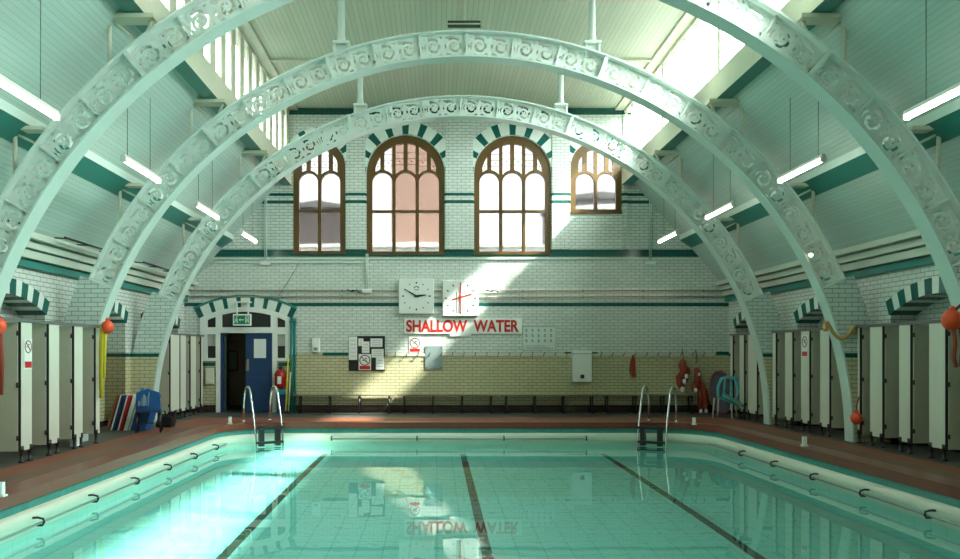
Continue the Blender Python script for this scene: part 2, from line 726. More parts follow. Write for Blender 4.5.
# windows of the back wall
def window(w, idx):
    holes = []
    t = 0.165
    nl = w['nl']
    ia, ib = w['a'] + t, w['b'] - t
    mt = 0.09                                    # mullion width
    lw = (ib - ia - mt * (nl - 1)) / nl
    zt = wz(211)                                 # transom
    zh = wz(182 if nl == 3 else 182)             # springing of the light heads
    lead = []
    for k in range(nl):
        x0 = ia + k * (lw + mt)
        x1 = x0 + lw
        rr = lw / 2
        cc = x0 + rr
        if w['zb'] < zt - .6:
            holes.append([(x0, w['zb'] + .09), (x1, w['zb'] + .09), (x1, zt - .035), (x0, zt - .035)])
            lo = zt + .035
        else:
            lo = w['zb'] + .13
        holes.append([(x0, lo), (x1, lo)] + arc(cc, zh, rr, 0, PI, 14))
        for h0, h1 in ((x0 - .0, cc - .055), (cc + .055, x1 + .0)):
            n = 8
            bot, top = [], []
            for i in range(n + 1):
                x = h0 + (h1 - h0) * i / n
                zb = zh + math.sqrt(max(0, (rr + .07) ** 2 - (x - cc) ** 2))
                dx = x - w['c']
                q = (w['r'] - t * 1.35) ** 2 - dx * dx
                zt2 = w['zs'] + math.sqrt(q) if q > 0 else -1
                if zt2 > zb + .03:
                    bot.append((x, zb))
                    top.append((x, zt2))
            if len(bot) > 2:
                holes.append(bot + top[::-1])
                lead.append((bot, top))
    fr = plate(win_outline(w), holes, (W + .05, W + .17), XZ)
    fr.materials.append(M_WOOD)
    root = struct(bpy.data.objects.new('window_%d' % idx, None))
    C.objects.link(root)
    link_mesh('frame', fr, root)
    # mouldings on the mullions and the transom
    b = MB()
    for k in range(1, nl):
        x = ia + k * (lw + mt) - mt / 2
        b.box(x - .018, x + .018, W + .02, W + .06, w['zb'] + .06, zh + .05)
    if w['zb'] < zt - .6:
        b.box(ia - .03, ib + .03, W + .03, W + .06, zt - .02, zt + .02)
    b.box(w['a'] + .01, w['b'] - .01, W - .03, W + .08, w['zb'] + .0, w['zb'] + .055)
    b.build('moulding', M_WOOD, root)
    pm = plate(win_outline(w, .06), [], (W + .105, W + .117), XZ)
    pm.materials.append(M_FROST)
    link_mesh('pane', pm, root)
    b = MB()
    for bot, top in lead:
        xs = (bot[0][0], bot[-1][0])
        zmid = (min(q[1] for q in bot) + max(q[1] for q in top)) / 2
        for s in (-.14, 0.02, .18):
            if zmid + s < max(q[1] for q in top) - .05:
                b.box(xs[0] - .01, xs[1] + .01, W + .095, W + .104, zmid + s - .006, zmid + s + .006)
        b.lathe([(.02, 0), (.02, .008)], ((xs[0] + xs[1]) / 2, W + .094, zmid - .05), 8, 'y')
    b.build('leading', M_WOOD, root)
    # voussoirs round the head
    nv = 17 if nl == 3 else 13
    b = MB()
    a0, a1 = (0.03, PI - .03)
    edges = [a0]
    for k in range(nv):
        edges.append(edges[-1] + (0.78 if k % 2 == 0 else 1.22))
    sc = (a1 - a0) / (edges[-1] - a0)
    edges = [a0 + (e - a0) * sc for e in edges]
    for k in range(nv):
        e0, e1 = edges[k], edges[k + 1]
        ri, ro = w['r'] + .005, w['r'] + .34
        pts = arc(w['c'], w['zs'], ri, e0, e1, 3) + arc(w['c'], w['zs'], ro, e1, e0, 3)
        pts = [(u, v) for u, v in pts]
        b.prism(pts, (W - .025, W + .02), XZ, 0 if k % 2 == 0 else 1)
    b.build('voussoirs', [M_TEALT, M_WHT], root)
    return root


for i, w in enumerate(WINS):
    window(w, i + 1)

# ------------------------------------------------------------------ doorway
door = struct(bpy.data.objects.new('door_1', None))
C.objects.link(door)
zb_t, zt_t = wz(333), wz(328)
hx = [(wx(207.5), wx(216)), (wx(222), wx(271)), (wx(277.5), wx(285.5))]
c_, cz_, R_, t_ = dgeo


def under_arch(x, gap):
    return cz_ + math.sqrt((R_ - gap) ** 2 - (x - c_) ** 2)


holes = []
for a, b in hx:
    n = 8
    holes.append([(a, zt_t + .02), (b, zt_t + .02)] + [(b + (a - b) * k / n, under_arch(b + (a - b) * k / n, .13)) for k in range(n + 1)])
for a, b in (hx[0], hx[2]):
    holes.append([(a, wz(358)), (b, wz(358)), (b, zb_t - .04), (a, zb_t - .04)])
openL, openR = wx(220.5), wx(272.5)
outline = [(DL, wz(361)), (wx(216.3), wz(361)), (wx(216.3), 0), (openL, 0), (openL, zb_t), (openR, zb_t), (openR, 0), (wx(276.7), 0), (wx(276.7), wz(361)), (DR, wz(361))] + door_arc
me = plate(outline, holes, (W - .04, W + .1), XZ)
me.materials.append(M_WHITE)
link_mesh('frame', me, door)
b = MB()
for a, bb in hx:
    b.box(a - .02, bb + .02, W + .03, W + .04, zt_t, DZS + DRISE - .05)
for a, bb in (hx[0], hx[2]):
    b.box(a - .02, bb + .02, W + .03, W + .04, wz(358.5), zb_t)
b.build('pane', mat('dark_glass', (0.035, 0.032, 0.03), 0.1), door)
b = MB()
for a, bb in (hx[0], hx[2]):
    b.box((a + bb) / 2 - .012, (a + bb) / 2 + .012, W + .0, W + .03, wz(345), zb_t - .04)
    b.box(a, bb, W + .0, W + .03, wz(346), wz(345))
    b.box(a, bb, W + .01, W + .028, wz(345), zb_t - .05)
b.build('glazing_bar', mat('pale_blind', (0.42, 0.44, 0.40), 0.6), door)
# wall panels below the side lights
for a, bb in ((DL, wx(216.3)), (wx(276.7), DR)):
    MB().box(a, bb, W + .0, W + .12, 0, wz(361)).build('side_panel', M_TILE, door)
    MB().box(a + .05, bb - .03, W - .02, W + .02, wz(366), wz(362.5)).build('tile_strip', M_TEALT, door)
leaf = MB().box(wx(245.5), openR - .01, W + .0, W + .05, 0.02, zb_t - .01).build('door_leaf', M_BLUE, door, bevel=.006)
b = MB()
b.box(wx(249), wx(268), W - .012, W + .002, .25, .95)
b.build('raised_panel', M_BLUE, leaf, bevel=.01)
MB().box(wx(254), wx(266), W - .012, W + .001, wz(358), wz(339)).build('notice', M_PAPER, leaf)
MB().box(wx(246.6), wx(249), W - .015, W + .001, wz(371), wz(359)).build('push_plate', mat('brass_plate', (.30, .28, .2), .4, .4), leaf)
MB().box(openL, openL + .07, W + .02, W + .1, 0, zb_t).build('jamb', M_NAVY, door)
leaf2 = MB().box(0, .05, 0, .66, 0.02, zb_t - .01).build('door_leaf', mat('dark_green_door', (.008, .04, .035), .4), door, (openL + .075, W + .11, 0), rot=(0, 0, math.radians(15)))
# striped segmental arch over the door
b = MB()
nv = 15
tt = t_ * 1.02
for k in range(nv):
    e0, e1 = -tt + 2 * tt * k / nv, -tt + 2 * tt * (k + 1) / nv
    if k % 2:
        e0 -= .012
        e1 += .012
    else:
        e0 += .012 if k else 0
        e1 -= .012 if k < nv - 1 else 0
    ri, ro = R_ + .0, R_ + .27
    pts = [(c_ + ri * math.sin(e0), cz_ + ri * math.cos(e0)), (c_ + ri * math.sin(e1), cz_ + ri * math.cos(e1)),
           (c_ + ro * math.sin(e1), cz_ + ro * math.cos(e1)), (c_ + ro * math.sin(e0), cz_ + ro * math.cos(e0))]
    b.prism(pts, (W - .035, W + .02), XZ, 0 if k % 2 == 0 else 1)
b.build('voussoirs', [M_TEALT, M_WHT], door)
b = MB()
pts = [(c_ + (R_ + .30) * math.sin(-tt + 2 * tt * k / 16), cz_ + (R_ + .30) * math.cos(-tt + 2 * tt * k / 16)) for k in range(17)]
b.ribbon(pts, .03, (W - .05, W + .02), XZ)
b.build('hood_mould', M_DTEAL, door)

# lobby behind the door
LX0, LX1, LY0, LY1 = wx(200), wx(292), W + .45, W + 3.0
b = MB()
b.box(LX0 - .1, LX0, LY0, LY1, 0, 3)
b.box(LX1, LX1 + .1, LY0, LY1, 0, 3)
b.box(LX0 - .1, LX1 + .1, LY1, LY1 + .1, 0, 3)
b.box(LX0 - .1, LX1 + .1, LY0, LY1 + .1, 3, 3.1)
struct(b.build('wall_lobby', mat('lobby_wall', (.42, .34, .24), .6)))
t = thing('notice_board', 'framed notice board seen in the dark lobby through the doorway', 'notice board', (at(230, 362, LY1 - .03).x, LY1 - .03, 1.05))
MB().box(-.25, .25, -.02, .025, .0, .62).build('frame', M_BROWN, t)
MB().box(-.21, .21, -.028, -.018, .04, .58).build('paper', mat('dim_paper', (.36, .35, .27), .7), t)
t = thing('notice_sheet', 'pale sheet pinned above the notice board in the lobby', 'notice', (at(231, 349, LY1 - .02).x, LY1 - .02, 1.74))
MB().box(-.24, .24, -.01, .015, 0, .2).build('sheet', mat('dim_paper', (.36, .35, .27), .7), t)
MB().box(-.24, .24, -.013, -.009, .18, .2).build('top_strip', M_BROWN, t)


# ------------------------------------------------------------------ side walls, roof
def side(s):
    nm = 'left' if s < 0 else 'right'
    ax = lambda a: XC + s * a
    # arcade wall
    out = [(YN, 0)]
    for k in range(7, 0, -1):
        c = W - BAY * (k - .5)
        if c - 1.4 < YN:
            continue
        ar, g = seg_arch(c - 1.29, c + 1.29, 2.24, .28, 12)
        out += [(c - 1.29, 0)] + ar[::-1] + [(c + 1.29, 0)]
    out += [(W, 0), (W, EAVE_Z), (YN, EAVE_Z)]
    me = plate(out, [], (ax(A_WALL), ax(A_WALL + .45)), YZ)
    me.materials.append(M_TILE_S)
    wl = struct(link_mesh('wall_' + nm, me))
    struct(MB().box(*sorted((ax(7.75), ax(7.95))), YN, W, -.1, EAVE_Z + .1).build('wall_%s_alcove' % nm, M_TILE_S))
    # striped arches over the alcoves
    for k in range(1, 6):
        c = W - BAY * (k - .5)
        ar, (gc, gz, gR, gt) = seg_arch(c - 1.29, c + 1.29, 2.24, .28, 12)
        b = MB()
        nv = 15
        for j in range(nv):
            e0, e1 = -gt + 2 * gt * j / nv, -gt + 2 * gt * (j + 1) / nv
            d = -.002
            if j % 2:
                e0 -= d
                e1 += d
            else:
                e0 += d if j else 0
                e1 -= d if j < nv - 1 else 0
            ri, ro = gR - .005, gR + .25
            pts = [(gc + r * math.sin(e), gz + r * math.cos(e)) for r, e in ((ri, e0), (ri, e1), (ro, e1), (ro, e0))]
            b.prism(pts, (ax(A_WALL - .03), ax(A_WALL + .46)), YZ, 0 if j % 2 == 0 else 1)
        b.build('voussoirs', [M_TEALT, M_WHT], wl)
    # sloping boarded roof (a slab), closing strip over the alcoves
    th = .12
    prof = [(4.62, slope_z(4.62)), (AE + .05, slope_z(AE + .05)), (8.3, slope_z(AE + .05)), (8.3, slope_z(AE + .05) + th), (AE + .1, slope_z(AE) + th + .05), (4.62, slope_z(4.62) + th + .1)]
    b = MB().prism([(ax(a), z) for a, z in prof], (YN, W), XZ)
    struct(b.build('ceiling_slope_' + nm, M_SLOPE))
    top = [(4.78, slope_z(4.78) + th + .11), (AE + .1, slope_z(AE) + th + .07), (8.4, slope_z(AE + .05) + th + .02), (8.4, slope_z(AE + .05) + th + .05), (AE + .12, slope_z(AE) + th + .12), (4.78, slope_z(4.78) + th + .16)]
    struct(MB().prism([(ax(a), z) for a, z in top], (YN, W), XZ).build('unseen_roof_slates_' + nm, M_ROOFSLATE))  # unseen dark slates, added to cut light bounced off the roof onto the ceiling
    # upper beam under the clerestory
    b = MB().prism([(ax(a), z) for a, z in ((4.43, 6.10), (4.43, 6.55), (4.60, 6.55), (4.70, 6.50), (4.70, 6.10))], (YN, W), XZ)
    b.bm.faces.ensure_lookup_table()
    for f in b.bm.faces:
        if abs(sum(v.co.z for v in f.verts) / len(f.verts) - 6.10) < .01:
            f.material_index = 1
    struct(b.build('trim_2' if s < 0 else 'trim_3', [M_CREAMP, M_DTEAL]))
    # mid purlin
    b = MB().prism([(ax(a), z) for a, z in ((5.98, 4.62), (5.98, 4.80), (6.2, 4.80), (6.4, 4.45), (6.36, 4.36), (6.30, 4.40))], (YN, W), XZ)
    for f in b.bm.faces:
        if all(v.co.z < 4.7 for v in f.verts):
            f.material_index = 1
    struct(b.build('trim_4' if s < 0 else 'trim_5', [M_MINT, M_DTEAL]))
    # eave mouldings
    b = MB()
    for a0, z0, z1 in ((6.93, 3.40, 3.50), (7.05, 3.27, 3.38), (7.13, 3.12, 3.25)):
        b.box(*sorted((ax(a0), ax(7.32))), YN, W, z0, z1)
    struct(b.build('trim_6' if s < 0 else 'trim_7', mat('eave_paint', (.50, .56, .47), .45)))
    struct(MB().box(*sorted((ax(7.2), ax(7.32))), YN, W, 2.98, 3.09).build('trim_8' if s < 0 else 'trim_9', M_DTEAL))
    # clerestory
    for k in range(7):
        y1 = W - BAY * k
        y0 = max(y1 - BAY, YN)
        r = struct(bpy.data.objects.new('window_%d' % (5 + k + (0 if s < 0 else 7)), None))
        C.objects.link(r)
        fr = MB()
        fr.box(*sorted((ax(4.50), ax(4.62))), y0, y1, 6.52, 6.60)
        fr.box(*sorted((ax(4.48), ax(4.74))), y0, y1, 8.03, 8.20)
        n = 5
        brd = MB()
        for j in range(n + 1):
            y = y0 + (y1 - y0) * j / n
            m = .06 if j in (0, n) else .015
            fr.box(*sorted((ax(4.51), ax(4.58))), y - (0 if j == 0 else m), y + (0 if j == n else m), 6.55, 8.1)
            if s < 0 and j < n:
                brd.box(*sorted((ax(4.49), ax(4.53))), y + .38, y + .71, 6.6, 8.05)
        fr.build('frame', M_CREAMP, r)
        if s < 0:
            brd.build('blind_board', M_CREAMP, r)
        MB().box(*sorted((ax(4.54), ax(4.55))), y0, y1, 6.6, 8.05).build('pane', M_PANE, r)


side(-1)
side(1)
struct(MB().box(XC - 4.75, XC + 4.75, YN, W, 8.16, 8.32).build('ceiling', M_CEIL))
# flat battens across the ceiling over the arches, edge boards
b = MB()
for Y in ARCH_Y:
    b.box(XC - 4.55, XC + 4.55, Y - .05, Y + .05, 8.11, 8.165)
for s in (-1, 1):
    b.box(*sorted((XC + s * 4.25, XC + s * 4.56)), YN, W, 8.10, 8.165)
struct(b.build('trim_10', M_CREAMP))

# ------------------------------------------------------------------ iron arches
RI, RO = R_IN, R_OUT


def polar(u, v, w):
    """u along the rib from the panel middle (m), v outward from the lower flange, w across"""
    th = u / (RI + .28)
    r = RI + .02 + v
    return Vector((r * math.sin(th), w, r * math.cos(th)))


PANEL_A = math.radians(6.67)
PL = PANEL_A * (RI + .28)
PH = RO - RI - .04


def panel_mesh():
    mb = MB()
    k = [0]

    def dd():
        k[0] += 1
        e = .0004 * (k[0] % 7)
        return (-.013 - e, .013 + e)
    hw = PL / 2
    for v0 in (0, PH):
        mb.ribbon([(-hw + PL * i / 8, v0 + (.02 if v0 == 0 else -.02)) for i in range(9)], .026, dd(), polar)
    for s in (-1, 1):
        # big leafy scroll
        cx, cy = s * .19, PH * .5
        pts, ws = [], []
        n = 40
        for i in range(n + 1):
            f = i / n
            a = PI * .5 + s * 0 + (2 * PI * 1.55) * f * s
            r = PH * .42 * (1 - .76 * f)
            pts.append((cx - s * r * math.cos(a) * 1.0, cy + r * math.sin(a)))
            ws.append(.028 * (1 - .4 * f))
        mb.ribbon(pts, ws, dd(), polar)
        # rosette in the eye of the scroll
        pts = []
        for i in range(20):
            a = 2 * PI * i / 20
            r = .052 + .026 * math.cos(5 * a)
            pts.append((cx + r * math.cos(a), cy + r * math.sin(a)))
        mb.prism(pts, dd(), polar)
        # leaves thrown off the scroll
        for a, L, r0 in ((2.5, .17, .10), (-2.5, .17, .10), (.7, .13, .09), (-.7, .13, .09), (1.6, .09, .16), (-1.6, .09, .16)):
            ca, sa = math.cos(a) * s, math.sin(a)
            lp = []
            for i in range(9):
                f = i / 8
                lp.append((r0 + L * f, .028 * math.sin(PI * f) + .011 * math.sin(3 * PI * f)))
            for i in range(7, 0, -1):
                f = i / 8
                lp.append((r0 + L * f, -.028 * math.sin(PI * f) - .011 * math.sin(3 * PI * f)))
            mb.prism([(max(-hw, min(hw, cx + ca * u - sa * v * s)), max(.01, min(PH - .01, cy + sa * u + ca * v * s))) for u, v in lp], dd(), polar)
        # corner rings
        for vy in (.085, PH - .085):
            mb.ribbon(arc(s * (hw - .075), vy, .046, 0, 2 * PI * 19 / 20, 19), .024, dd(), polar, closed=True)
    # extra leaves filling the spandrels
    for s in (-1, 1):
        for sv in (-1, 1):
            for u, v, a, L in ((.30, .215, 2.5, .11), (.365, .06, 1.5, .12)):
                ca, sa = math.cos(a) * s, math.sin(a) * sv
                lp = []
                for i in range(7):
                    f = i / 6
                    lp.append((L * (f - .5), .024 * math.sin(PI * f)))
                for i in range(5, 0, -1):
                    f = i / 6
                    lp.append((L * (f - .5), -.024 * math.sin(PI * f)))
                mb.prism([(max(-hw, min(hw, s * u + ca * p - sa * q)), max(.01, min(PH - .01, PH / 2 + sv * v + sa * p + ca * q))) for p, q in lp], dd(), polar)
    # stem and palmette in the middle
    mb.ribbon([(0, .02), (0, PH - .02)], .018, dd(), polar)
    for s in (-1, 1):
        for cy, dy in ((.12, 1), (PH - .12, -1)):
            mb.ribbon([(0, cy), (s * .04, cy + dy * .05), (s * .075, cy + dy * .04), (s * .09, cy - dy * .0), (s * .07, cy - dy * .03)], [.018, .018, .016, .014, .012], dd(), polar)
    return mb.mesh('scroll_panel', M_IRON)


def ring_mesh(name, r0, r1, w, a0, a1, m, n=72):
    mb = MB()
    pts = []
    for i in range(n + 1):
        a = a0 + (a1 - a0) * i / n
        pts.append((math.sin(a), math.cos(a)))
    rows = []
    for s_, c_2 in pts:
        rows.append([mb.bm.verts.new((r * s_, y, r * c_2)) for r, y in ((r0, -w), (r0, w), (r1, w), (r1, -w))])
    for A, B in zip(rows, rows[1:]):
        for i in range(4):
            f = mb.bm.faces.new((A[i], A[(i + 1) % 4], B[(i + 1) % 4], B[i]))
    mb.bm.faces.new(rows[0])
    mb.bm.faces.new(rows[-1][::-1])
    return mb.mesh(name, m)


A_TOP = math.radians(66.7)
ME_PANEL = panel_mesh()
ME_INNER = ring_mesh('lower_flange', RI - .0, RI + .03, .15, -PI / 2, PI / 2, M_FLANGE)
ME_OUTER = ring_mesh('upper_flange', RO - .03, RO, .14, -A_TOP, A_TOP, M_IRON)
ME_PIER = ring_mesh('pier', RI + .03, 7.45, .16, A_TOP, PI / 2, M_TILE_P, 14)
ME_PIER2 = ring_mesh('pier', RI + .03, 7.45, .16, -PI / 2, -A_TOP, M_TILE_P, 14)
b = MB().box(-.018, .018, -.06, .06, RI + .02, RO - .02)
b.box(-.035, .035, -.035, .035, RI + .03, RI + .08)
ME_STIFF = b.mesh('stiffener', M_IRON)
b = MB().box(-.035, .035, -.12, .12, RI + .02, RO - .02)
ME_STIFF2 = b.mesh('stiffener', M_IRON)
b = MB().lathe([(.10, 0), (.10, .03), (.075, .06), (.062, .2), (.062, 1.05), (.085, 1.1), (.11, 1.16), (.11, 1.22)], (0, 0, 0), 14)
ME_POST = b.mesh('post', M_IRON)
b = MB().box(-.15, .15, -.11, .11, .13, .18)
b.box(-.13, -.10, -.08, .08, -.10, .14).box(.10, .13, -.08, .08, -.02, .14).box(-.15, .15, -.015, .015, -.06, .14)
ME_FOOT = b.mesh('post_base', M_IRON)
ARCH_LABEL = ['white scrolled iron arch nearest the back wall, smallest in view',
              'white scrolled iron arch midway down the hall',
              'white scrolled iron arch closest to the viewer, its crown above the picture']
for Y, lab in zip(ARCH_Y, ARCH_LABEL):
    t = thing('iron_arch', lab, 'arch', (XC, Y, 0), 'iron roof arches')
    link_mesh('lower_flange', ME_INNER, t)
    link_mesh('upper_flange', ME_OUTER, t)
    for me in (ME_PIER, ME_PIER2):
        p = link_mesh('tiled_foot', me, t)
        p['label'] = 'white glazed brick foot of the arch'
    for k in range(20):
        link_mesh('scroll_panel', ME_PANEL, t, rot=(0, PANEL_A * (k - 9.5), 0))
    for k in range(21):
        link_mesh('stiffener', ME_STIFF2 if k in (0, 4, 7, 13, 16, 20) else ME_STIFF, t, rot=(0, PANEL_A * (k - 10), 0))
    for s in (-1, 1):
        x = s * 2.24
        zt = math.sqrt(RO ** 2 - x * x)
        p = link_mesh('post', ME_POST, t, (x, 0, zt + .17))
        p.scale = (1, 1, (8.12 - zt - .17) / 1.22)
        link_mesh('post_base', ME_FOOT, t, (x, 0, zt))
        # brackets carrying the upper beam and the purlin
        q = MB()
        q.box(*sorted((s * 4.3, s * 4.98)), -.13, .13, 6.03, 6.09)
        q.tube([(s * 4.93, 0, 6.05), (s * 4.93, 0, 5.44)], .028, 6)
        q.tube([(s * 4.36, 0, 6.04), (s * 4.46, 0, 5.79)], .028, 6)
        q.tube([(s * 4.88, 0, 6.02), (s * 4.55, 0, 5.75)], .02, 6)
        q.build('beam_bracket', M_CREAMP, t)
        q = MB()
        q.box(*sorted((s * 5.80, s * 6.25)), -.10, .10, 4.55, 4.60)
        q.tube([(s * 6.2, 0, 4.56), (s * 6.2, 0, 3.88)], .028, 6)
        q.tube([(s * 6.15, 0, 4.5), (s * 5.87, 0, 4.36)], .02, 6)
        q.build('purlin_bracket', M_CREAMP, t)
# small wall lamp on the arch
p = at(811, 255, ARCH_Y[1] - .18)
t = thing('bulkhead_lamp', 'tiny glowing lamp fixed to the right side of the middle arch', 'lamp', p)
MB().lathe([(.02, .02), (.05, .02), (.05, .12), (.03, .17)], (0, 0, 0), 10, 'y').build('lamp_holder', M_WHITE, t)
MB().blob((0, 0, 0), .032, 10).build('bulb', M_LAMP, t)
# dark name board hanging at the crown of the middle arch
p = at(464, 24.3, ARCH_Y[1] + .3)
t = thing('hanging_board', 'small dark board hanging from the ceiling above the middle arch', 'sign', p)
MB().box(-.3, .3, -.02, .02, -.06, .06).build('board', mat('board_green', (.02, .06, .04), .5), t)
MB().tube([(-.02, 0, .06), (-.02, 0, 8.15 - p.z)], .05, 10).build('hanger', M_CREAMP, t)
MB().box(-.31, .31, -.028, -.018, -.012, .012).build('pale_strip', M_CREAMP, t)

# ------------------------------------------------------------------ fluorescent battens
LZ = 4.43
M_RODS = mat('grey_green_rod', (.14, .19, .17), .5)


def make_light(s):
    t = thing('fluorescent_light', 'x', 'light', (0, 0, 0), 'hanging fluorescent tubes')
    MB().box(-.03, .03, -.76, .76, .03, .08).build('batten', M_TUBE_BODY, t, bevel=.008)
    MB().tube([(0, -.73, 0), (0, .73, 0)], .036, 12).build('tube', M_TUBE, t)
    e = MB()
    for y in (-.75, .75):
        e.box(-.04, .04, y - .02, y + .02, -.04, .04)
    e.build('end_cap', M_TUBE_BODY, t)
    for y in (-.6, .35):
        up = slope_z(5.15) - LZ
        MB().tube([(0, y, .08), (0, y, up - .01)], .0055, 6).build('suspension_rod', M_RODS, t)
    return t


order = ['nearest the back wall', 'second from the back wall', 'third from the back wall', 'closest to the viewer']
proto = None
for s, sn in ((-1, 'left'), (1, 'right')):
    for k in range(4):
        loc = (XC + s * 5.15, W - BAY * (k + .5), LZ)
        lab = 'lit fluorescent tube hanging along the %s roof slope, %s' % (sn, order[k])
        if proto is None:
            proto = make_light(s)
            proto.location = loc
            proto['label'] = lab
        else:
            dup(proto, loc, lab)


# ------------------------------------------------------------------ changing cubicles
def cubicle(s, x, y, w, label, rot=0.0):
    t = thing('changing_cubicle', label, 'cubicle', (x, y, 0), 'poolside changing cubicles')
    MB().box(*sorted((0, s * .025)), 0, w, .17, 2.02).build('front_panel', M_CUBW, t, bevel=.004)
    d = MB().box(*sorted((0, s * .62)), -.02, 0.0, .17, 2.02).build('door', M_CUBB, t, (s * .03, -.012, 0), rot=(0, 0, -s * rot))
    d['label'] = 'beige cubicle door standing open inwards'
    for z in (.36, 1.12, 1.86):
        MB().tube([(0, -.022, z - .035), (0, -.022, z + .035)], .017, 8).build('hinge', M_BLACK, d)
    MB().box(*sorted((-s * .004, s * .035)), -.012, .004, .17, 2.02).build('gap_shadow_edging', M_BLACK, t)  # black strip stands for the shadow in the door gap and the panel edging
    for yy in (.04, w - .04):
        if w < .2 and yy > .05:
            continue
        f = MB().lathe([(.045, 0), (.045, .02), (.022, .03), (.022, .15), (.035, .16), (.035, .24)], (s * .012, yy, 0), 10)
        f.build('foot', M_BLACK, t)
    return t


def rail(x, s, y0, y1, label):
    t = thing('cubicle_head_rail', label, 'rail', (x, y0, 2.02), 'cubicle head rails')
    MB().box(*sorted((-s * .012, s * .045)), 0, y1 - y0, 0, .05).build('rail', M_RAIL, t, bevel=.006)
    n = MB()
    n.box(*sorted((s * .0, s * .03)), -.012, 0.0, .0, .06).box(*sorted((s * .0, s * .03)), y1 - y0, y1 - y0 + .012, 0, .06)
    n.build('end_cap', M_BLACK, t)


def YL(px):
    return -CUB_L * F / (VX - px)


def YLF(px):
    return -CUB_LF * F / (VX - px)


def YR(px):
    return CUB_R * F / (px - VX)


nearL = [(20.7, 32), (48.7, 59.3), (74, 82.7), (95.6, 99.7)]
namesL = ['white cubicle panel on the left carrying the round no smoking sign',
          'white cubicle panel on the left, first beyond the round sign',
          'white cubicle panel on the left, second beyond the round sign',
          'narrow white end panel of the left cubicle row beside the kickboards']
for (a, c), n in zip(nearL, namesL):
    cubicle(-1, CUB_L, YL(a), YL(c) - YL(a), n, random.uniform(-.02, .08))
rail(CUB_L, -1, 10.95, YL(99.5), 'grey head rail over the near left row of cubicles')
farL = [(170.5, 179.5), (180.3, 186.0), (190.5, 196.0), (201.0, 202.8)]
namesL2 = ['left cubicle panel just behind the smallest arch foot', 'second cubicle panel behind the smallest arch on the left',
           'third cubicle panel behind the smallest arch on the left', 'last left cubicle panel in the corner by the doorway']
for (a, c), n in zip(farL, namesL2):
    cubicle(-1, CUB_LF, min(YLF(a), W - .16), max(.1, min(YLF(c), W - .05) - YLF(a)), n, random.uniform(-.03, .05))
rail(CUB_LF, -1, 18.03, W - .04, 'grey head rail over the far left cubicles by the doorway')
rC = [(860, 857.5), (882.5, 870), (910.5, 899), (945.5, 929), (987, 969)]
namesR = ['narrow white end panel by the middle arch foot with the orange buoy',
          'white cubicle panel on the right, second from the middle arch foot',
          'white cubicle panel on the right, third from the middle arch foot',
          'white cubicle panel at the right edge of the picture beside the orange float',
          'white cubicle panel beyond the right edge of the picture']
for (a, c), n in list(zip(rC, namesR))[:4]:
    cubicle(1, CUB_R, YR(a), max(YR(c) - YR(a), .08), n, random.uniform(-.05, .06))
rail(CUB_R, 1, YR(962), YR(857), 'grey head rail over the near right row of cubicles')
rB = [(776, 772.5), (792.5, 785), (809.5, 801), (829.5, 820)]
namesB = ['narrow end panel of the middle right cubicle row, farthest from the viewer', 'plain white panel just beyond the signed cubicle on the right',
          'white cubicle panel on the right carrying the round no smoking sign', 'white cubicle panel on the right, just nearer than the signed one']
for (a, c), n in zip(rB, namesB):
    cubicle(1, CUB_R, YR(a), max(YR(c) - YR(a), .08), n, random.uniform(-.05, .06))
rail(CUB_R, 1, YR(842), YR(772), 'grey head rail over the middle right row of cubicles')
rA = [(732.8, 730.3), (744.2, 739.5), (757.0, 748.0)]
namesA = ['thin end panel of the far right cubicles beside the blue chair', 'far right cubicle panel with blue chair showing beside it',
          'far right cubicle panel just behind the smallest arch foot']
for (a, c), n in zip(rA, namesA):
    cubicle(1, CUB_R, YR(a), max(YR(c) - YR(a), .06), n, 0)
rail(CUB_R, 1, 18.05, YR(730), 'grey head rail over the far right cubicles behind the smallest arch')


# ------------------------------------------------------------------ signs
def ban_sign(name, label, w, h, loc, facing):
    """white plate, black ring with slash and a figure, red caption block. facing: 'y' (towards viewer), +1 / -1 (along x)"""
    t = thing(name, label, 'sign', loc, 'prohibition signs')
    fn = (lambda u, v, q: Vector((u, -q, v))) if facing == 'y' else (lambda u, v, q: Vector((q * facing, u * facing, v)))
    MB().prism([(-w / 2, 0), (w / 2, 0), (w / 2, h), (-w / 2, h)], (0, .008), fn).build('plate', M_PAPER, t)
    r = w * .40
    c = (0, h - w * .5)
    b = MB()
    b.ribbon(arc(c[0], c[1], r, 0, 2 * PI * 23 / 24, 23), w * .035, (.008, .012), fn, closed=True)
    b.ribbon([(c[0] - r * .68, c[1] + r * .68), (c[0] + r * .68, c[1] - r * .68)], w * .03, (.008, .0125), fn)
    b.build('ban_ring', mat('sign_ring', (.16, .03, .03), .5), t)
    b = MB()
    b.ribbon([(-r * .5, c[1] - r * .1), (0, c[1] + r * .1), (r * .45, c[1] - r * .35)], w * .03, (.008, .0115), fn)
    b.prism(arc(r * .2, c[1] + r * .35, r * .16, 0, 2 * PI * 9 / 10, 9), (.008, .0115), fn)
    b.build('pictogram', M_BLACK, t)
    MB().prism([(-w * .42, h * .05), (w * .42, h * .05), (w * .42, h * .26), (-w * .42, h * .26)], (.008, .012), fn).build('caption_block', M_RED, t)
    return t


ban_sign('ban_sign', 'round ban sign with red caption on the black notice board', wx(371) - wx(358.5), wz(354) - wz(370), (wx(365), W - .04, wz(370)), 'y')
ban_sign('ban_sign', 'small round ban sign under the red lettering left of the grey plate', wx(421) - wx(409), wz(337) - wz(352.5), (wx(415), W - .005, wz(352.5)), 'y')
ySL = (YL(23.5) + YL(31.5)) / 2
ban_sign('ban_sign', 'ban sign on the white left cubicle panel', .22, .44, (CUB_L + .002, ySL, 1.34), 1)
ySR = (YR(809) + YR(801.5)) / 2
ban_sign('ban_sign', 'ban sign on the white right cubicle panel', .26, .44, (CUB_R - .002, ySR, 1.50), -1)

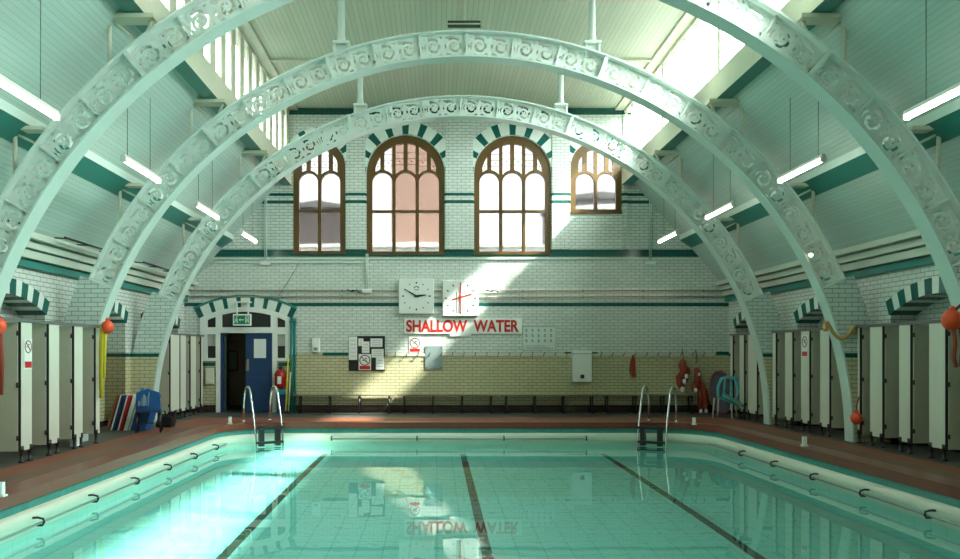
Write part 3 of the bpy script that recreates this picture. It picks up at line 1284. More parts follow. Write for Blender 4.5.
# exit sign
t = thing('exit_sign', 'green exit sign with white border hanging in front of the doorway', 'sign', (wx(244.5), W - .25, wz(326)))
w_, h_ = wx(253.5) - wx(235.5), wz(314.5) - wz(326)
MB().box(-w_ / 2, w_ / 2, -.03, .03, 0, h_).build('case', M_WHITE, t, bevel=.008)
MB().box(-w_ / 2 + .035, w_ / 2 - .035, -.034, -.028, .04, h_ - .04).build('face', M_GREEN, t)
b = MB()
fn = lambda u, v, q: Vector((u, -.034 - q, v))
cy = h_ / 2
# running figure, arrow, doorway pictogram
b.prism(arc(-.135, cy + .07, .018, 0, 2 * PI * 9 / 10, 9), (0, .003), fn)
b.ribbon([(-.14, cy + .045), (-.15, cy - .005), (-.12, cy - .035), (-.13, cy - .085)], .014, (0, .003), fn)
b.ribbon([(-.15, cy - .005), (-.175, cy - .04), (-.2, cy - .06)], .012, (0, .003), fn)
b.ribbon([(-.18, cy + .0), (-.14, cy + .03), (-.105, cy + .005)], .009, (0, .003), fn)
b.ribbon([(-.06, cy), (.06, cy)], .012, (0, .003), fn)
b.prism([(-.085, cy), (-.04, cy + .04), (-.04, cy - .04)], (0, .0032), fn)
b.prism([(.09, cy - .085), (.105, cy - .085), (.105, cy + .075), (.165, cy + .075), (.165, cy - .085), (.18, cy - .085), (.18, cy + .09), (.09, cy + .09)], (0, .003), fn)
b.ribbon([(.12, cy + .05), (.14, cy), (.125, cy - .06)], .012, (0, .0031), fn)
b.build('pictogram', M_PAPER, t)
for x in (wx(239.2) - wx(244.5), wx(250.5) - wx(244.5)):
    MB().box(x - .018, x + .018, -.012, .012, h_ - .005, wz(303) - wz(326)).build('hanger', M_WHITE, t)
MB().box(wx(238) - wx(244.5), wx(252) - wx(244.5), -.015, .23, wz(303) - wz(326), wz(303) - wz(326) + .03).build('hanger_arm', M_WHITE, t)

# clock
t = thing('wall_clock', 'square white wall clock with black hands left of the second dial', 'clock', (wx(416.5), W - .10, wz(296.5)))
hw = (wx(434) - wx(399)) / 2
MB().box(-hw, hw, -.03, .10, -hw, hw).build('case', M_WHITE, t, bevel=.015)
b = MB()
for k in range(12):
    a = 2 * PI * k / 12
    r = hw * .76
    m = Matrix.Translation((r * math.sin(a), 0, r * math.cos(a))) @ Matrix.Rotation(a, 4, 'Y')
    q = .013 if k % 3 else .018
    b.box(-q, q, -.034, -.03, -q * 1.4, q * 1.4, rot=m)
b.build('hour_mark', M_BLACK, t)
b = MB()
b.ribbon(arc(0, hw * .40, .07, .3, PI - .3, 8), .012, (-.034, -.03), XZ)
b.ribbon([(-.06, hw * .36), (.06, hw * .36)], .008, (-.0335, -.03), XZ)
b.build('maker_mark', M_BLACK, t)


def hand(name, ang, L, w0, m, y, tail=.06):
    q = MB()
    q.prism([(-w0, -tail), (w0, -tail), (w0, L * .3), (w0 * .4, L), (-w0 * .4, L), (-w0, L * .3)], (-.006, 0), XZ)
    return q.build(name, m, t, (0, y, 0), rot=(0, ang, 0))


hand('hour_hand', math.radians(83), .26, .028, M_BLACK, -.036)
hand('minute_hand', math.radians(-59), .36, .020, M_BLACK, -.044)
MB().lathe([(.03, 0), (.03, .02)], (0, -.052, 0), 12, 'y').build('hub', M_BLACK, t)

# pace clock
t = thing('pace_clock', 'square white pace clock with crossed red hands', 'clock', (wx(460.3), W - .10, wz(298.5)))
hw = (wx(478) - wx(442.5)) / 2
MB().box(-hw, hw, -.03, .10, -hw, hw).build('case', M_WHITE, t, bevel=.015)
b = MB()
for k in range(12):
    a = 2 * PI * k / 12
    m = Matrix.Translation((hw * .82 * math.sin(a), 0, hw * .82 * math.cos(a))) @ Matrix.Rotation(a, 4, 'Y')
    b.box(-.016, .016, -.034, -.03, -.028, .028, rot=m)
b.build('minute_mark', M_BLACK, t)
b = MB()
b.ribbon([(-.22, -.04), (.30, .11)], .016, (-.042, -.036), XZ)
b.build('sweep_hand', M_RED, t)
b = MB()
b.ribbon([(0, -.36), (0, .38)], .015, (-.05, -.044), XZ)
b.build('sweep_hand', M_RED, t)
b = MB()
b.ribbon([(-.10, .16), (-.09, -.42)], .008, (-.036, -.032), XZ)
b.build('counter_hand', M_BLACK, t)
MB().lathe([(.03, 0), (.03, .025)], (0, -.056, .03), 12, 'y').build('hub', M_RED, t)

# SHALLOW WATER
t = thing('pool_sign', 'long white board with red SHALLOW WATER lettering under the clocks', 'sign', (wx(463), W - .03, wz(326)))
hl = (wx(522) - wx(404.5)) / 2
hh = (wz(318.5) - wz(334)) / 2
MB().box(-hl, hl, -.01, .03, -hh, hh).build('board', M_WHITE, t, bevel=.004)
MB().box(wx(450) - wx(463), wx(471) - wx(463), -.006, .028, -hh - .07, -hh + .01).build('repair_strip', M_WHITE, t)
me = text_mesh('SHALLOW  WATER', wx(518.8) - wx(406.3), wz(319.8) - wz(332), .008, .032)
me.materials.append(M_RED)
link_mesh('lettering', me, t, (wx(462.5) - wx(463), -.0105, 0))

# notice board with papers
nx0, nx1, nz0, nz1 = wx(348.8), wx(385), wz(371), wz(336)
t = thing('pin_board', 'black pin board covered with white papers left of the clocks', 'notice board', (nx0, W - .025, nz0))
bw, bh = nx1 - nx0, nz1 - nz0
MB().box(0, bw, 0, .04, 0, bh).build('board', M_BLACK, t, bevel=.004)
k = 0
pxs = [(349, 357.3, 336.5, 360), (358.5, 363.5, 338.5, 346), (362, 369.5, 341.5, 353), (370.5, 382.5, 338.5, 347), (371.7, 383.7, 349, 357.5), (376, 384.5, 357.5, 369.5)]
for a, c, y0, y1 in pxs:
    k += 1
    pp = MB().box(wx(a) - nx0, wx(c) - nx0, -.004 - .0006 * k, .0, wz(y1) - nz0, wz(y0) - nz0)
    pp = pp.build('paper', M_PAPER, t)
    g = MB()
    n = 5 if k == 1 else 3
    for j in range(1, n + 1):
        z = wz(y1) - nz0 + (wz(y0) - wz(y1)) * j / (n + 1)
        g.box(wx(a) - nx0 + .04, wx(c) - nx0 - .04, -.006 - .0006 * k, -.003, z - .007, z + .007)
    g.build('print_line', mat('faint_print', (.42, .44, .44), .7), pp)

# grey plate
t = thing('metal_plate', 'plain grey metal plate on the wall below the lettering', 'plate', (wx(434), W - .02, wz(357.7)))
MB().box(wx(425.3) - wx(434), wx(442.7) - wx(434), -.005, .03, wz(369.3) - wz(357.7), wz(346) - wz(357.7)).build('sheet', M_GREY, t)
b = MB()
for x in (wx(427) - wx(434), wx(441) - wx(434)):
    for z in (-.26, .26):
        b.lathe([(.015, 0), (.015, .008)], (x, -.012, z), 8, 'y')
b.build('screw', M_DKMET, t)

# safety poster
x0, x1, z0, z1 = wx(522.5), wx(556), wz(350.5), wz(326.5)
t = thing('safety_poster', 'pale framed poster with three rows of tiny pictograms', 'poster', (x0, W - .02, z0))
MB().box(0, x1 - x0, 0, .02, 0, z1 - z0).build('sheet', mat('poster_sheet', (.62, .70, .66), .5), t)
b = MB()
q = .014
for a in (0, x1 - x0 - q):
    b.box(a, a + q, -.006, .0, 0, z1 - z0)
for a in (0, z1 - z0 - q):
    b.box(0, x1 - x0, -.006, .0, a, a + q)
b.build('frame', mat('poster_frame', (.30, .36, .34), .5), t)
b = MB()
for r in range(3):
    for c in range(5):
        x = .1 + c * .165
        z = .56 - r * .14
        b.prism(arc(x, z, .022, 0, 2 * PI * 7 / 8, 7), (-.006, -.002), XZ)
        b.ribbon([(x - .03, z - .03), (x + .01 * ((r + c) % 3), z - .05), (x + .035, z - .03)], .009, (-.006, -.002), XZ)
b.build('pictogram', mat('poster_ink', (.12, .17, .18), .6), t)
b = MB()
for k in range(3):
    b.box(.08, x1 - x0 - .08 - .1 * k, -.004, -.001, .05 + .035 * k, .058 + .035 * k)
b.build('print_line', mat('poster_ink', (.12, .17, .18), .6), t)

# white dispenser box
x0, x1, z0, z1 = wx(571.5), wx(591), wz(382), wz(350)
t = thing('hand_dryer', 'tall white box on the wall with a dark badge near its foot', 'box', ((x0 + x1) / 2, W - .16, z0))
hw = (x1 - x0) / 2
MB().box(-hw, hw, 0, .175, 0, z1 - z0).build('case', M_WHITE, t, bevel=.02)
MB().box(-hw - .004, hw + .004, -.006, .16, z1 - z0 - .11, z1 - z0 - .095).build('lid_seam', M_GREY, t)
MB().box(-.05, .05, -.008, .002, .1, .2).build('badge', M_DKMET, t)
for a, c, n in ((564.5, 571, 'left'), (591.5, 597.5, 'right')):
    struct(MB().box(wx(a), wx(c), W - .012, W + .01, wz(355.5), wz(352)).build('trim_11' if n == 'left' else 'trim_12', M_TEALT))
struct(MB().box(wx(323), wx(348.5), W - .012, W + .01, wz(355.5), wz(352.6)).build('trim_13', M_TEALT))
struct(MB().box(wx(716), wx(730), W - .012, W + .01, wz(355), wz(351.5)).build('trim_14', M_TEALT))

# dispenser near the door
for nm, lab, a, c, y0, y1 in (('switch_box', 'small white box on the wall right of the green pipe', 312.5, 320, 338, 352), ('towel_holder', 'cream holder on the wall panel left of the doorway', 206, 214.5, 368, 384)):
    t = thing(nm, lab, 'box', (wx((a + c) / 2), W - .08, wz(y1)))
    hw = (wx(c) - wx(a)) / 2
    MB().box(-hw, hw, 0, .08, 0, wz(y0) - wz(y1)).build('case', M_WHITE if nm == 'switch_box' else M_CREAMP, t, bevel=.01)
    MB().box(-hw * .5, hw * .5, -.012, .002, .04, .12).build('outlet', M_GREY if nm == 'switch_box' else M_CREAMP, t)

# coat hook rail
hx0, hx1 = wx(388), wx(714)
t = thing('coat_hook_rail', 'long cream coat hook rail running along the back wall', 'hook rail', (hx0, W - .02, wz(354.8)))
MB().box(0, hx1 - hx0, 0, .02, -.035, .035).build('rail', mat('hook_rail_paint', (.60, .60, .48), .45), t)
xs = [395.3 + 11.4 * k for k in range(28)]
for x in xs:
    X = wx(x) - hx0
    MB().tube([(X, 0, .01), (X, -.05, .012), (X + .01, -.08, .03), (X + .012, -.085, .07)], .010, 6).tube([(X, -.0, -.005), (X - .01, -.05, -.03), (X - .02, -.06, -.04)], .008, 6).build('hook', M_DKMET, t)

# fire extinguisher, bin, poles, green pipe
t = thing('fire_extinguisher', 'red fire extinguisher mounted right of the blue door', 'fire extinguisher', (wx(281.5), W - .16, wz(388)))
MB().lathe([(.12, 0), (.15, .03), (.15, .38), (.12, .45), (.05, .49), (.035, .52)], (0, 0, 0), 18).build('cylinder', M_REDM, t)
MB().box(-.05, .05, -.158, -.14, .12, .32).build('instruction_label', M_PAPER, t)
MB().box(-.05, .05, -.025, .025, .515, .56).box(-.02, .10, -.012, .012, .56, .575).build('valve', M_BLACK, t)
MB().tube([(.05, 0, .54), (.12, -.02, .5), (.145, -.03, .35), (.14, -.03, .15)], .014, 8).build('hose', M_BLACK, t)
MB().box(-.14, .14, .115, .16, .1, .45).build('mounting_bracket', M_REDM, t)
t = thing('waste_bin', 'blue lidded bin standing below the fire extinguisher', 'bin', (wx(283.5), W - .22, 0))
MB().prism([(-.11, 0), (.11, 0), (.13, .5), (-.13, .5)], (-.13, .13), XZ).build('body', M_NAVY, t, bevel=.01)
MB().prism([(-.14, .5), (.14, .5), (.14, .56), (.08, .62), (-.08, .62), (-.14, .56)], (-.14, .14), XZ).build('lid', M_TURQ, t, bevel=.01)
t = thing('drain_pipe', 'dark green vertical pipe with pale stripe beside the doorway', 'pipe', (wx(293.7), W - .07, 0))
MB().tube([(-.04, 0, 0), (-.04, 0, wz(318))], .045, 10).build('pipe', M_DTEAL, t)
MB().tube([(.045, .01, 0), (.045, .01, wz(318.5))], .03, 10).build('side_pipe', M_DTEAL, t)
for z in (.5, 1.5, 2.4):
    MB().box(-.1, .09, -.05, .06, z, z + .04).build('clip', M_DTEAL, t)
for k, (a, y0, lab, m) in enumerate(((289, 357, 'yellow pole leaning by the door between bin and green pipe', M_YELLOW), (291.2, 372, 'pale yellow shorter pole leaning in front of the green pipe', mat('pale_pole', (.55, .55, .25), .5)))):
    t = thing('pole', lab, 'pole', (wx(a), W - .50 + .06 * k, 0))
    MB().tube([(0, 0, 0), (.03, .24 - .08 * k, wz(y0))], .02, 8).build('shaft', m, t)
    MB().lathe([(.026, 0), (.026, .07)], (0, 0, 0), 8).build('end_cap', M_BLACK, t)

# wall pipes and cables
for y, lab in ((290.7, 'upper of two thin pinkish pipes running along the back wall'), (296.8, 'lower of two thin pinkish pipes running along the back wall')):
    t = thing('wall_pipe', lab, 'pipe', (wx(192), W - .05, wz(y)), 'thin pipes along the back wall')
    L = wx(733) - wx(192)
    MB().tube([(0, 0, 0), (L, 0, 0)], .022, 8).build('pipe', M_PIPE, t)
    for k in range(9):
        MB().box(L * (k + .5) / 9 - .02, L * (k + .5) / 9 + .02, -.01, .05, -.03, .03).build('clip', M_DKMET, t)
for x, y0, y1, lab in ((367, 254, 290, 'white vertical conduit below the second arched window'), (266, 196, 262, 'white vertical conduit left of the first arched window'), (650, 165, 262, 'thin vertical cable on the wall right of the small window')):
    t = thing('conduit', lab, 'conduit', (wx(x), W - .045, wz(y1)))
    L = wz(y0) - wz(y1)
    MB().tube([(-.02, 0, 0), (-.02, 0, L)], .014, 6).tube([(.025, 0, .0), (.025, 0, L)], .014, 6).build('tube', M_MINT, t)
    MB().box(-.13, .13, -.04, .055, -.08, .02).build('junction_box', M_WHITE, t, bevel=.008)
t = thing('cable', 'thin cable tray running under the teal band on the left', 'cable', (wx(214), W - .045, wz(262.5)))
MB().box(0, wx(362) - wx(214), -.01, .04, -.02, .02).build('tray', M_MINT, t)
MB().tube([(wx(300) - wx(214), .02, 0), (wx(283) - wx(214), .025, wz(290) - wz(262.5)), (wx(276) - wx(214), .025, wz(302) - wz(262.5))], .006, 5).build('wire', M_DKMET, t)
for a, lab in ((353.5, 'small dark tap on the pipe left of the clock'), (492, 'small dark tap on the pipe right of the pace clock')):
    t = thing('pipe_tap', lab, 'tap', (wx(a), W - .1, wz(291)))
    MB().tube([(-.16, .0, .03), (-.05, 0, -.02), (.1, 0, .01), (.16, .03, -.05)], .016, 6).build('handle', M_DKMET, t)
    MB().lathe([(.03, -.03), (.03, .06)], (0, 0, 0), 8, 'y').build('valve', M_DKMET, t)

# benches
bx = [(299, 392.5), (402, 493), (502.5, 592.5), (602, 690)]
blab = ['dark legged bench under the pin board', 'dark legged bench under the red lettering', 'dark legged bench under the white wall box', 'dark legged bench under the orange strap at the right end']
for (a, c), lab in zip(bx, blab):
    t = thing('bench', lab, 'bench', (wx(a), W - .42, 0), 'benches along the back wall')
    L = wx(c) - wx(a)
    b = MB()
    for k in range(3):
        b.box(-.1, L + .1, k * .13, k * .13 + .115, .46, .49)
    b.build('seat', mat('bench_wood', (.20, .17, .11), .5), t, bevel=.006)
    for k in range(4):
        x = L * (.03 + .94 * k / 3)
        MB().tube([(x, .05, .45), (x, .05, 0)], .022, 8).tube([(x, .33, .45), (x, .33, 0)], .022, 8).box(x - .02, x + .02, .03, .36, .42, .46).box(x - .045, x + .045, .02, .08, 0, .012).build('leg', M_BLACK, t)

# ------------------------------------------------------------------ things hanging at the right end of the back wall
t = thing('orange_strap', 'short orange strap hanging alone from a hook right of the wall box', 'strap', (wx(632.5), W - .09, wz(355)))
MB().ribbon([(0, 0), (-.03, -.2), (-.02, -.4), (.02, -.6)], [.015, .05, .07, .05], (-.02, .02), XZ).build('strap', M_ORANGED, t)
MB().ribbon([(0, 0), (.04, -.15), (.05, -.4), (.03, -.58)], [.01, .02, .02, .02], (.02, .03), XZ).build('cord', M_RED, t)


def bundle(lab, x, ytop, segs, whites, group='orange rescue gear'):
    t = thing('life_vest', lab, 'life vest', (wx(x), W - .12, wz(ytop)), group)
    MB().tube([(0, .06, .05), (0, -.01, -.12), (.01, -.02, -.3)], .012, 6).build('hanging_cord', M_DKMET, t)
    for pts, r in segs:
        n = len(pts)
        rs = [r * (.6 + .5 * math.sin(PI * (i + .3) / n)) * random.uniform(.9, 1.1) for i in range(n)]
        MB().tube([(px * .0268, dy, -py * .0268) for px, py, dy in pts], rs, 10).build('limb', M_ORANGED, t)
    for px, py, r in whites:
        MB().blob((px * .0268, -.14, -py * .0268), r, 10, (1, .7, 1.3)).build('white_tag', M_PAPER, t)
    return t


bundle('orange life vest bundle hanging left of its pair beside the bench end', 681.5, 352,
       [([(0, 8, 0), (-1, 13, -.03), (1, 18, -.04), (-1, 24, -.05)], .10), ([(1, 14, 0), (4, 18, -.03), (3, 24, -.03), (1, 30, -.04)], .08), ([(-1, 20, -.02), (-4, 25, -.02), (-3, 31, -.03), (-1, 36, -.03)], .08)],
       [(2, 24, .05), (0, 29, .05), (-2, 37, .06)])
bundle('orange life vest bundle hanging lowest and rightmost, its white ends near the floor', 695, 352,
       [([(0, 16, 0), (1, 22, -.03), (0, 30, -.04), (1, 36, -.05)], .09), ([(1, 28, 0), (5, 33, -.03), (7, 41, -.04), (8, 50, -.06), (7, 57, -.06)], .09), ([(0, 30, 0), (-3, 34, -.03), (-2, 39, -.03)], .08), ([(3, 36, 0), (4, 44, -.02), (3, 52, -.04), (3, 58, -.04)], .075)],
       [(1, 22, .035), (-2.5, 38, .05), (3, 59, .055), (8, 58.5, .05)])

# grey oval float leaning in the corner
p = at(723, 410, W - .55)
t = thing('oval_float', 'dark grey oval float leaning in the right corner by the cubicles', 'float', (p.x, W - .5, 0))
pts = [(.30 * math.cos(2 * PI * k / 28), .56 + .55 * math.sin(2 * PI * k / 28)) for k in range(28)]
lean = lambda u, v, q: Vector((u, q + v * .25, v))
MB().prism(pts, (-.03, .03), lean).build('pad', M_PURPLE, t)
MB().tube([lean(u, v, -.035) for u, v in pts], .025, 8, True).build('rim', mat('rim_red', (.25, .06, .06), .6), t)
# turquoise chair among the right cubicles
p = at(733, 404, 19.6)
t = thing('plastic_chair', 'turquoise plastic chair with pale legs beside the far right cubicles', 'chair', (p.x - .2, 19.6, 0), None, math.radians(-35))
MB().box(-.24, .24, -.24, .22, .42, .46, rot=Matrix.Rotation(.35, 4, 'Y')).build('seat', M_TURQ, t, bevel=.015)
b = MB()
b.ribbon([(-.22, 0), (-.24, .25), (-.16, .46), (0, .5), (.16, .46), (.24, .25), (.22, 0)], .035, (0, .04), lambda u, v, q: Vector((u, .2 + q + v * .2, .5 + v)))
b.ribbon([(-.08, 0), (-.08, .47)], .025, (0, .035), lambda u, v, q: Vector((u, .2 + q + v * .2, .5 + v)))
b.ribbon([(.08, 0), (.08, .47)], .025, (0, .035), lambda u, v, q: Vector((u, .2 + q + v * .2, .5 + v)))
b.build('backrest', M_TURQ, t)
for sx in (-1, 1):
    for sy in (-1, 1):
        MB().tube([(sx * .2, sy * .18, .43 - sx * .06), (sx * .23, sy * .22, 0)], .022, 8).build('leg', mat('chair_leg_pale', (.5, .52, .45), .5), t)
MB().box(-.26, .26, -.3, .0, .50, .53, rot=Matrix.Rotation(.5, 4, 'Y')).build('armrest', mat('lime_edge', (.12, .4, .3), .5), t)

# ------------------------------------------------------------------ left alcove: kickboards, chair, bag
p = at(106, 431, 16.35)
bx0 = p.x
cols = [('brown', M_BROWN, .0), ('navy and white', M_NAVY, .10), ('red', M_RED, .21), ('white', M_WHITE, .31), ('plain blue', M_BLUEP, .40)]
klab = ['brown board at the back left of the leaning kickboards', 'navy kickboard with white edges leaning beside the brown board', 'red kickboard with white edges in the leaning stack', 'white kickboard leaning between the red and blue ones', 'large blue kickboard at the right of the leaning stack']
for (cn, m, dx), lab in zip(cols, klab):
    t = thing('kickboard', lab, 'kickboard', (bx0 + dx * 1.25, 16.35, 0), 'leaning kickboards')
    wide = .30 if cn == 'plain blue' else .055
    prof = [(0, 0), (wide, 0), (wide + .2, .72), (.2, .72)]
    MB().prism(prof, (-.02, .40), XZ).build('core', m, t, bevel=.006)
    if cn != 'brown':
        e = MB()
        e.prism([(-.022, 0), (0, 0), (.2, .725), (.178, .725)], (-.03, .41), XZ)
        e.build('white_edge', M_WHITE, t)
p = at(150, 426, 16.2)
t = thing('plastic_chair', 'blue plastic chair with black legs next to the kickboards', 'chair', (p.x + .03, 16.08, 0), None, math.radians(195))
MB().box(-.24, .24, -.22, .24, .40, .44).build('seat', M_NAVY, t, bevel=.015)
MB().prism([(-.24, 0), (.24, 0), (.22, .34), (0, .42), (-.22, .34)], (0, .03), lambda u, v, q: Vector((u, .22 + q + v * .15, .46 + v))).build('backrest', M_BLUEP, t, bevel=.008)
for sx in (-1, 1):
    for sy in (-1, 1):
        MB().tube([(sx * .2, sy * .18, .41), (sx * .23, sy * .23, 0)], .018, 8).build('leg', M_BLACK, t)
MB().tube([(-.22, -.2, .2), (.22, .2, .16)], .012, 6).tube([(.22, -.2, .2), (-.22, .2, .16)], .012, 6).build('brace', M_BLACK, t)
p = at(147, 394, 15.95)
t = thing('towel', 'grey blue cloth draped over the blue chair beside the kickboards', 'cloth', (p.x + .0, 15.83, .63))
b = MB()
for k in range(6):
    u0, u1 = -.11 + k * .036, -.11 + (k + 1) * .036
    o0, o1 = .02 * math.sin(k * 1.7), .02 * math.sin((k + 1) * 1.7)
    for q in range(5):
        z0, z1 = .26 - q * .07, .26 - (q + 1) * .07
        v = [b.bm.verts.new(c) for c in ((u0, o0 - q * .015, z0), (u1, o1 - q * .015, z0), (u1, o1 - (q + 1) * .015, z1), (u0, o0 - (q + 1) * .015, z1))]
        b.bm.faces.new(v)
bmesh.ops.remove_doubles(b.bm, verts=b.bm.verts[:], dist=.002)
o = b.build('cloth', mat('grey_blue_cloth', (.16, .26, .36), .8), t)
sm = o.modifiers.new('thick', 'SOLIDIFY')
sm.thickness = .015
p = at(165, 428, 17.1)
t = thing('bag', 'black lumpy bag on the floor by the far left cubicles', 'bag', (p.x, 17.15, 0))
MB().prism([(-.2, 0), (.17, 0), (.2, .22), (.08, .27), (-.05, .24), (-.16, .17)], (-.13, .13), XZ).build('body', M_BLACK, t, bevel=.04)
MB().prism([(.02, .22), (.2, .2), (.25, .38), (.15, .32), (.1, .36)], (-.1, .05), XZ).build('flap', M_BLACK, t, bevel=.015)
MB().tube([(-.14, 0, .15), (-.12, 0, .32), (-.02, 0, .34), (.0, 0, .23)], .016, 6).build('strap', M_BLACK, t)
p = at(84, 443, YL(88))
t = thing('small_box', 'small white carton on the floor behind the left cubicle feet', 'box', (p.x - .12, YL(86), 0))
MB().box(-.06, .06, -.06, .06, 0, .17).build('body', M_PAPER, t, bevel=.004)
MB().box(-.062, .062, -.062, .062, .15, .175).build('lid', M_CREAMP, t)
t = thing('drain_pipe', 'dark vertical pipe on the alcove wall behind the kickboards', 'pipe', (at(128, 350, 16.0).x - .9, 17.4, 0))
t.location = (XC - 8.1, 17.9, 0)
MB().tube([(0, 0, 0), (0, 0, 3.1)], .04, 10).build('pipe', M_RAIL, t)
MB().box(-.06, .06, -.06, .06, 1.5, 1.56).build('clip', M_RAIL, t)
MB().box(-.06, .06, -.06, .06, 2.6, 2.66).build('clip', M_RAIL, t)


# ------------------------------------------------------------------ floats and ropes
def floaty(lab, p, r, col, cords, ccol, group=None):
    t = thing('rope_float', lab, 'float', p, group)
    MB().blob((0, 0, 0), r, 14, (1, 1, 1.05), .08).build('ball', col, t)
    MB().lathe([(.03, 0), (.035, .04), (.02, .06)], (0, 0, r * .95), 8).build('eyelet', col, t)
    for pts, rr in cords:
        MB().tube(pts, rr, 7).build('rope', ccol, t)
    return t


pL = at(-2.5, 326, 10.45)
floaty('red orange float at the left picture edge hung on the cubicles', pL, .11, M_ORANGE,
       [([(0, 0, -.1), (.02, .01, -.5), (-.01, 0, -1.0)], .03), ([(.04, 0, -.1), (.06, .01, -.5), (.05, 0, -.9)], .025), ([(0, 0, .1), (-.08, .08, .2), (-.17, .17, .3)], .012)], M_ORANGED, 'orange rope floats')
aY = ARCH_Y[1] - .26
p = at(107.5, 327, aY)
floaty('red orange float hanging with yellow rope on the left foot of the middle arch', (p.x, aY, p.z), .11, M_ORANGE,
       [([(-.06, 0, .08), (-.09, 0, -.2), (-.10, .0, -.7), (-.11, 0, -1.25)], .035), ([(-.03, .01, .08), (-.05, .01, -.3), (-.07, .01, -.9)], .03), ([(-.1, -.01, .05), (-.12, 0, -.4), (-.12, 0, -1.1)], .03)], M_YELLOW, 'orange rope floats')
p = at(952, 320, 10.5)
floaty('orange float with two dangling orange ropes at the right picture edge', p, .13, M_ORANGE,
       [([(.02, 0, -.1), (.04, 0, -.3), (.03, .01, -.5), (.06, 0, -.62)], .025), ([(.1, 0, -.02), (.14, 0, -.3), (.12, 0, -.6)], .025), ([(0, 0, .1), (.15, .05, .2), (.3, .1, .25)], .02)], M_ORANGED, 'orange rope floats')
p = at(864, 418.5, 13.9)
floaty('small orange buoy hanging low on the right cubicles beside the arch foot', (CUB_R - .1, 13.93, p.z), .10, M_ORANGE,
       [([(0, 0, .09), (.01, 0, .25), (.05, .0, .38)], .012)], M_ORANGED, 'orange rope floats')
aR = ARCH_Y[1] - .22
p0, p1 = at(826, 322, aR), at(853.5, 326, aR)
t = thing('rope', 'brown rope drooping across the right foot of the middle arch', 'rope', p0)
L = p1 - p0
MB().tube([(L.x * k / 12, -.03, L.z * k / 12 - .26 * math.sin(PI * k / 12)) for k in range(13)], .032, 8).build('sagging_rope', M_ROPE, t)
MB().tube([(0, 0, 0), (-.02, 0, -.1), (0, 0, -.16)], .045, 8).tube([(L.x, 0, L.z), (L.x + .01, 0, L.z - .14)], .045, 8).build('rope_end', M_ROPE, t)


# ------------------------------------------------------------------ poolside rails, ladders, markers
def pool_rail(lab, pts, brackets, inward):
    t = thing('pool_rail', lab, 'rail', (0, 0, 0), 'grab rails round the pool')
    MB().tube(pts, .014, 8).build('rail', mat('rail_metal', (.35, .38, .37), .35, .6), t)
    for q in brackets:
        q = Vector(q)
        v = Vector(inward)
        MB().tube([q - v * .10 + Vector((0, 0, .05)), q - v * .04 + Vector((0, 0, .055)), q + v * .02 + Vector((0, 0, .04)), q + v * .03 - Vector((0, 0, .0)), q + v * .01 - Vector((0, 0, .03)), q - v * .05 - Vector((0, 0, .03))], .013, 8).build('bracket', M_DKMET, t)
    return t


rz = -.275
ys = [3.12 + 1.4 * k for k in range(10)]
pool_rail('dark bracketed grab rail along the left pool edge', [(PXL + .15, 1.0, rz), (PXL + .15, 16.4, rz)], [(PXL + .15, y, rz) for y in ys], (1, 0, 0))
pool_rail('dark bracketed grab rail along the right pool edge', [(PXR - .15, 1.0, rz), (PXR - .15, 16.4, rz)], [(PXR - .15, y - 1.0, rz) for y in ys], (-1, 0, 0))
Yr = PEND - .15
pool_rail('thin grab rail along the far pool end', [((331 - VX) * Yr / F, Yr, -.24), ((587 - VX) * Yr / F, Yr, -.24)], [((x - VX) * Yr / F, Yr, -.24) for x in (331.5, 417, 504, 586.5)], (0, -1, 0))


def ladder(lab, cx, cy, rz_):
    t = thing('pool_ladder', lab, 'ladder', (cx, cy, 0), 'pool ladders', rz_)
    # local: -y is towards the water
    for s in (-1, 1):
        x = s * .30
        pts = [(x, .66, 0.0), (x, .62, .5), (x, .56, .72)]
        pts += [(x, .38 + .18 * math.cos(a), .72 + .15 * math.sin(a)) for a in (PI * .2, PI * .4, PI * .6, PI * .8)]
        pts += [(x, .17, .66), (x, .0, .2), (x, -.07, -.05), (x, -.12, -.35), (x, -.14, -1.15)]
        MB().tube(pts, .021, 10).build('handrail', M_CHROME, t)
        MB().lathe([(.045, 0), (.045, .015), (.022, .02)], (x, .653, .1), 12).build('flange', M_CHROME, t)
        MB().box(x - s * .12 - .05, x - s * .12 + .05, -.16, -.06, -.36, .06).build('step_block', M_BLACK, t)
    for z in (.02, -.28, -.58, -.88):
        MB().box(-.28, .28, -.2, -.09, z - .03, z + .02).build('step', M_BLACK, t, bevel=.005)
    return t


ladder('chrome pool ladder with black steps at the far left corner', -3.55, 16.87, math.radians(33))
ladder('chrome pool ladder with black steps at the far right corner', 4.58, 16.87, math.radians(-33))

for (px, Y, sx), lab in zip(((230, 16.75, -1), (694, 16.55, 1), (804.5, 12.7, 1), (1.0, 8.2, -1)),
                            ('small white post on the pool kerb near the left ladder', 'small white post on the kerb near the right ladder', 'small white post on the right pool kerb opposite the cubicles', 'small white post on the kerb at the left picture edge')):
    X = (px - VX) * Y / F
    t = thing('lane_anchor', lab, 'post', (X, Y, .10), 'lane anchors on the kerb')
    MB().box(-.045, .045, -.045, .045, 0, .02).build('base', M_WHITE, t)
    MB().box(-.03, .03, -.03, .03, .02, .15).build('post', M_WHITE, t, bevel=.006)

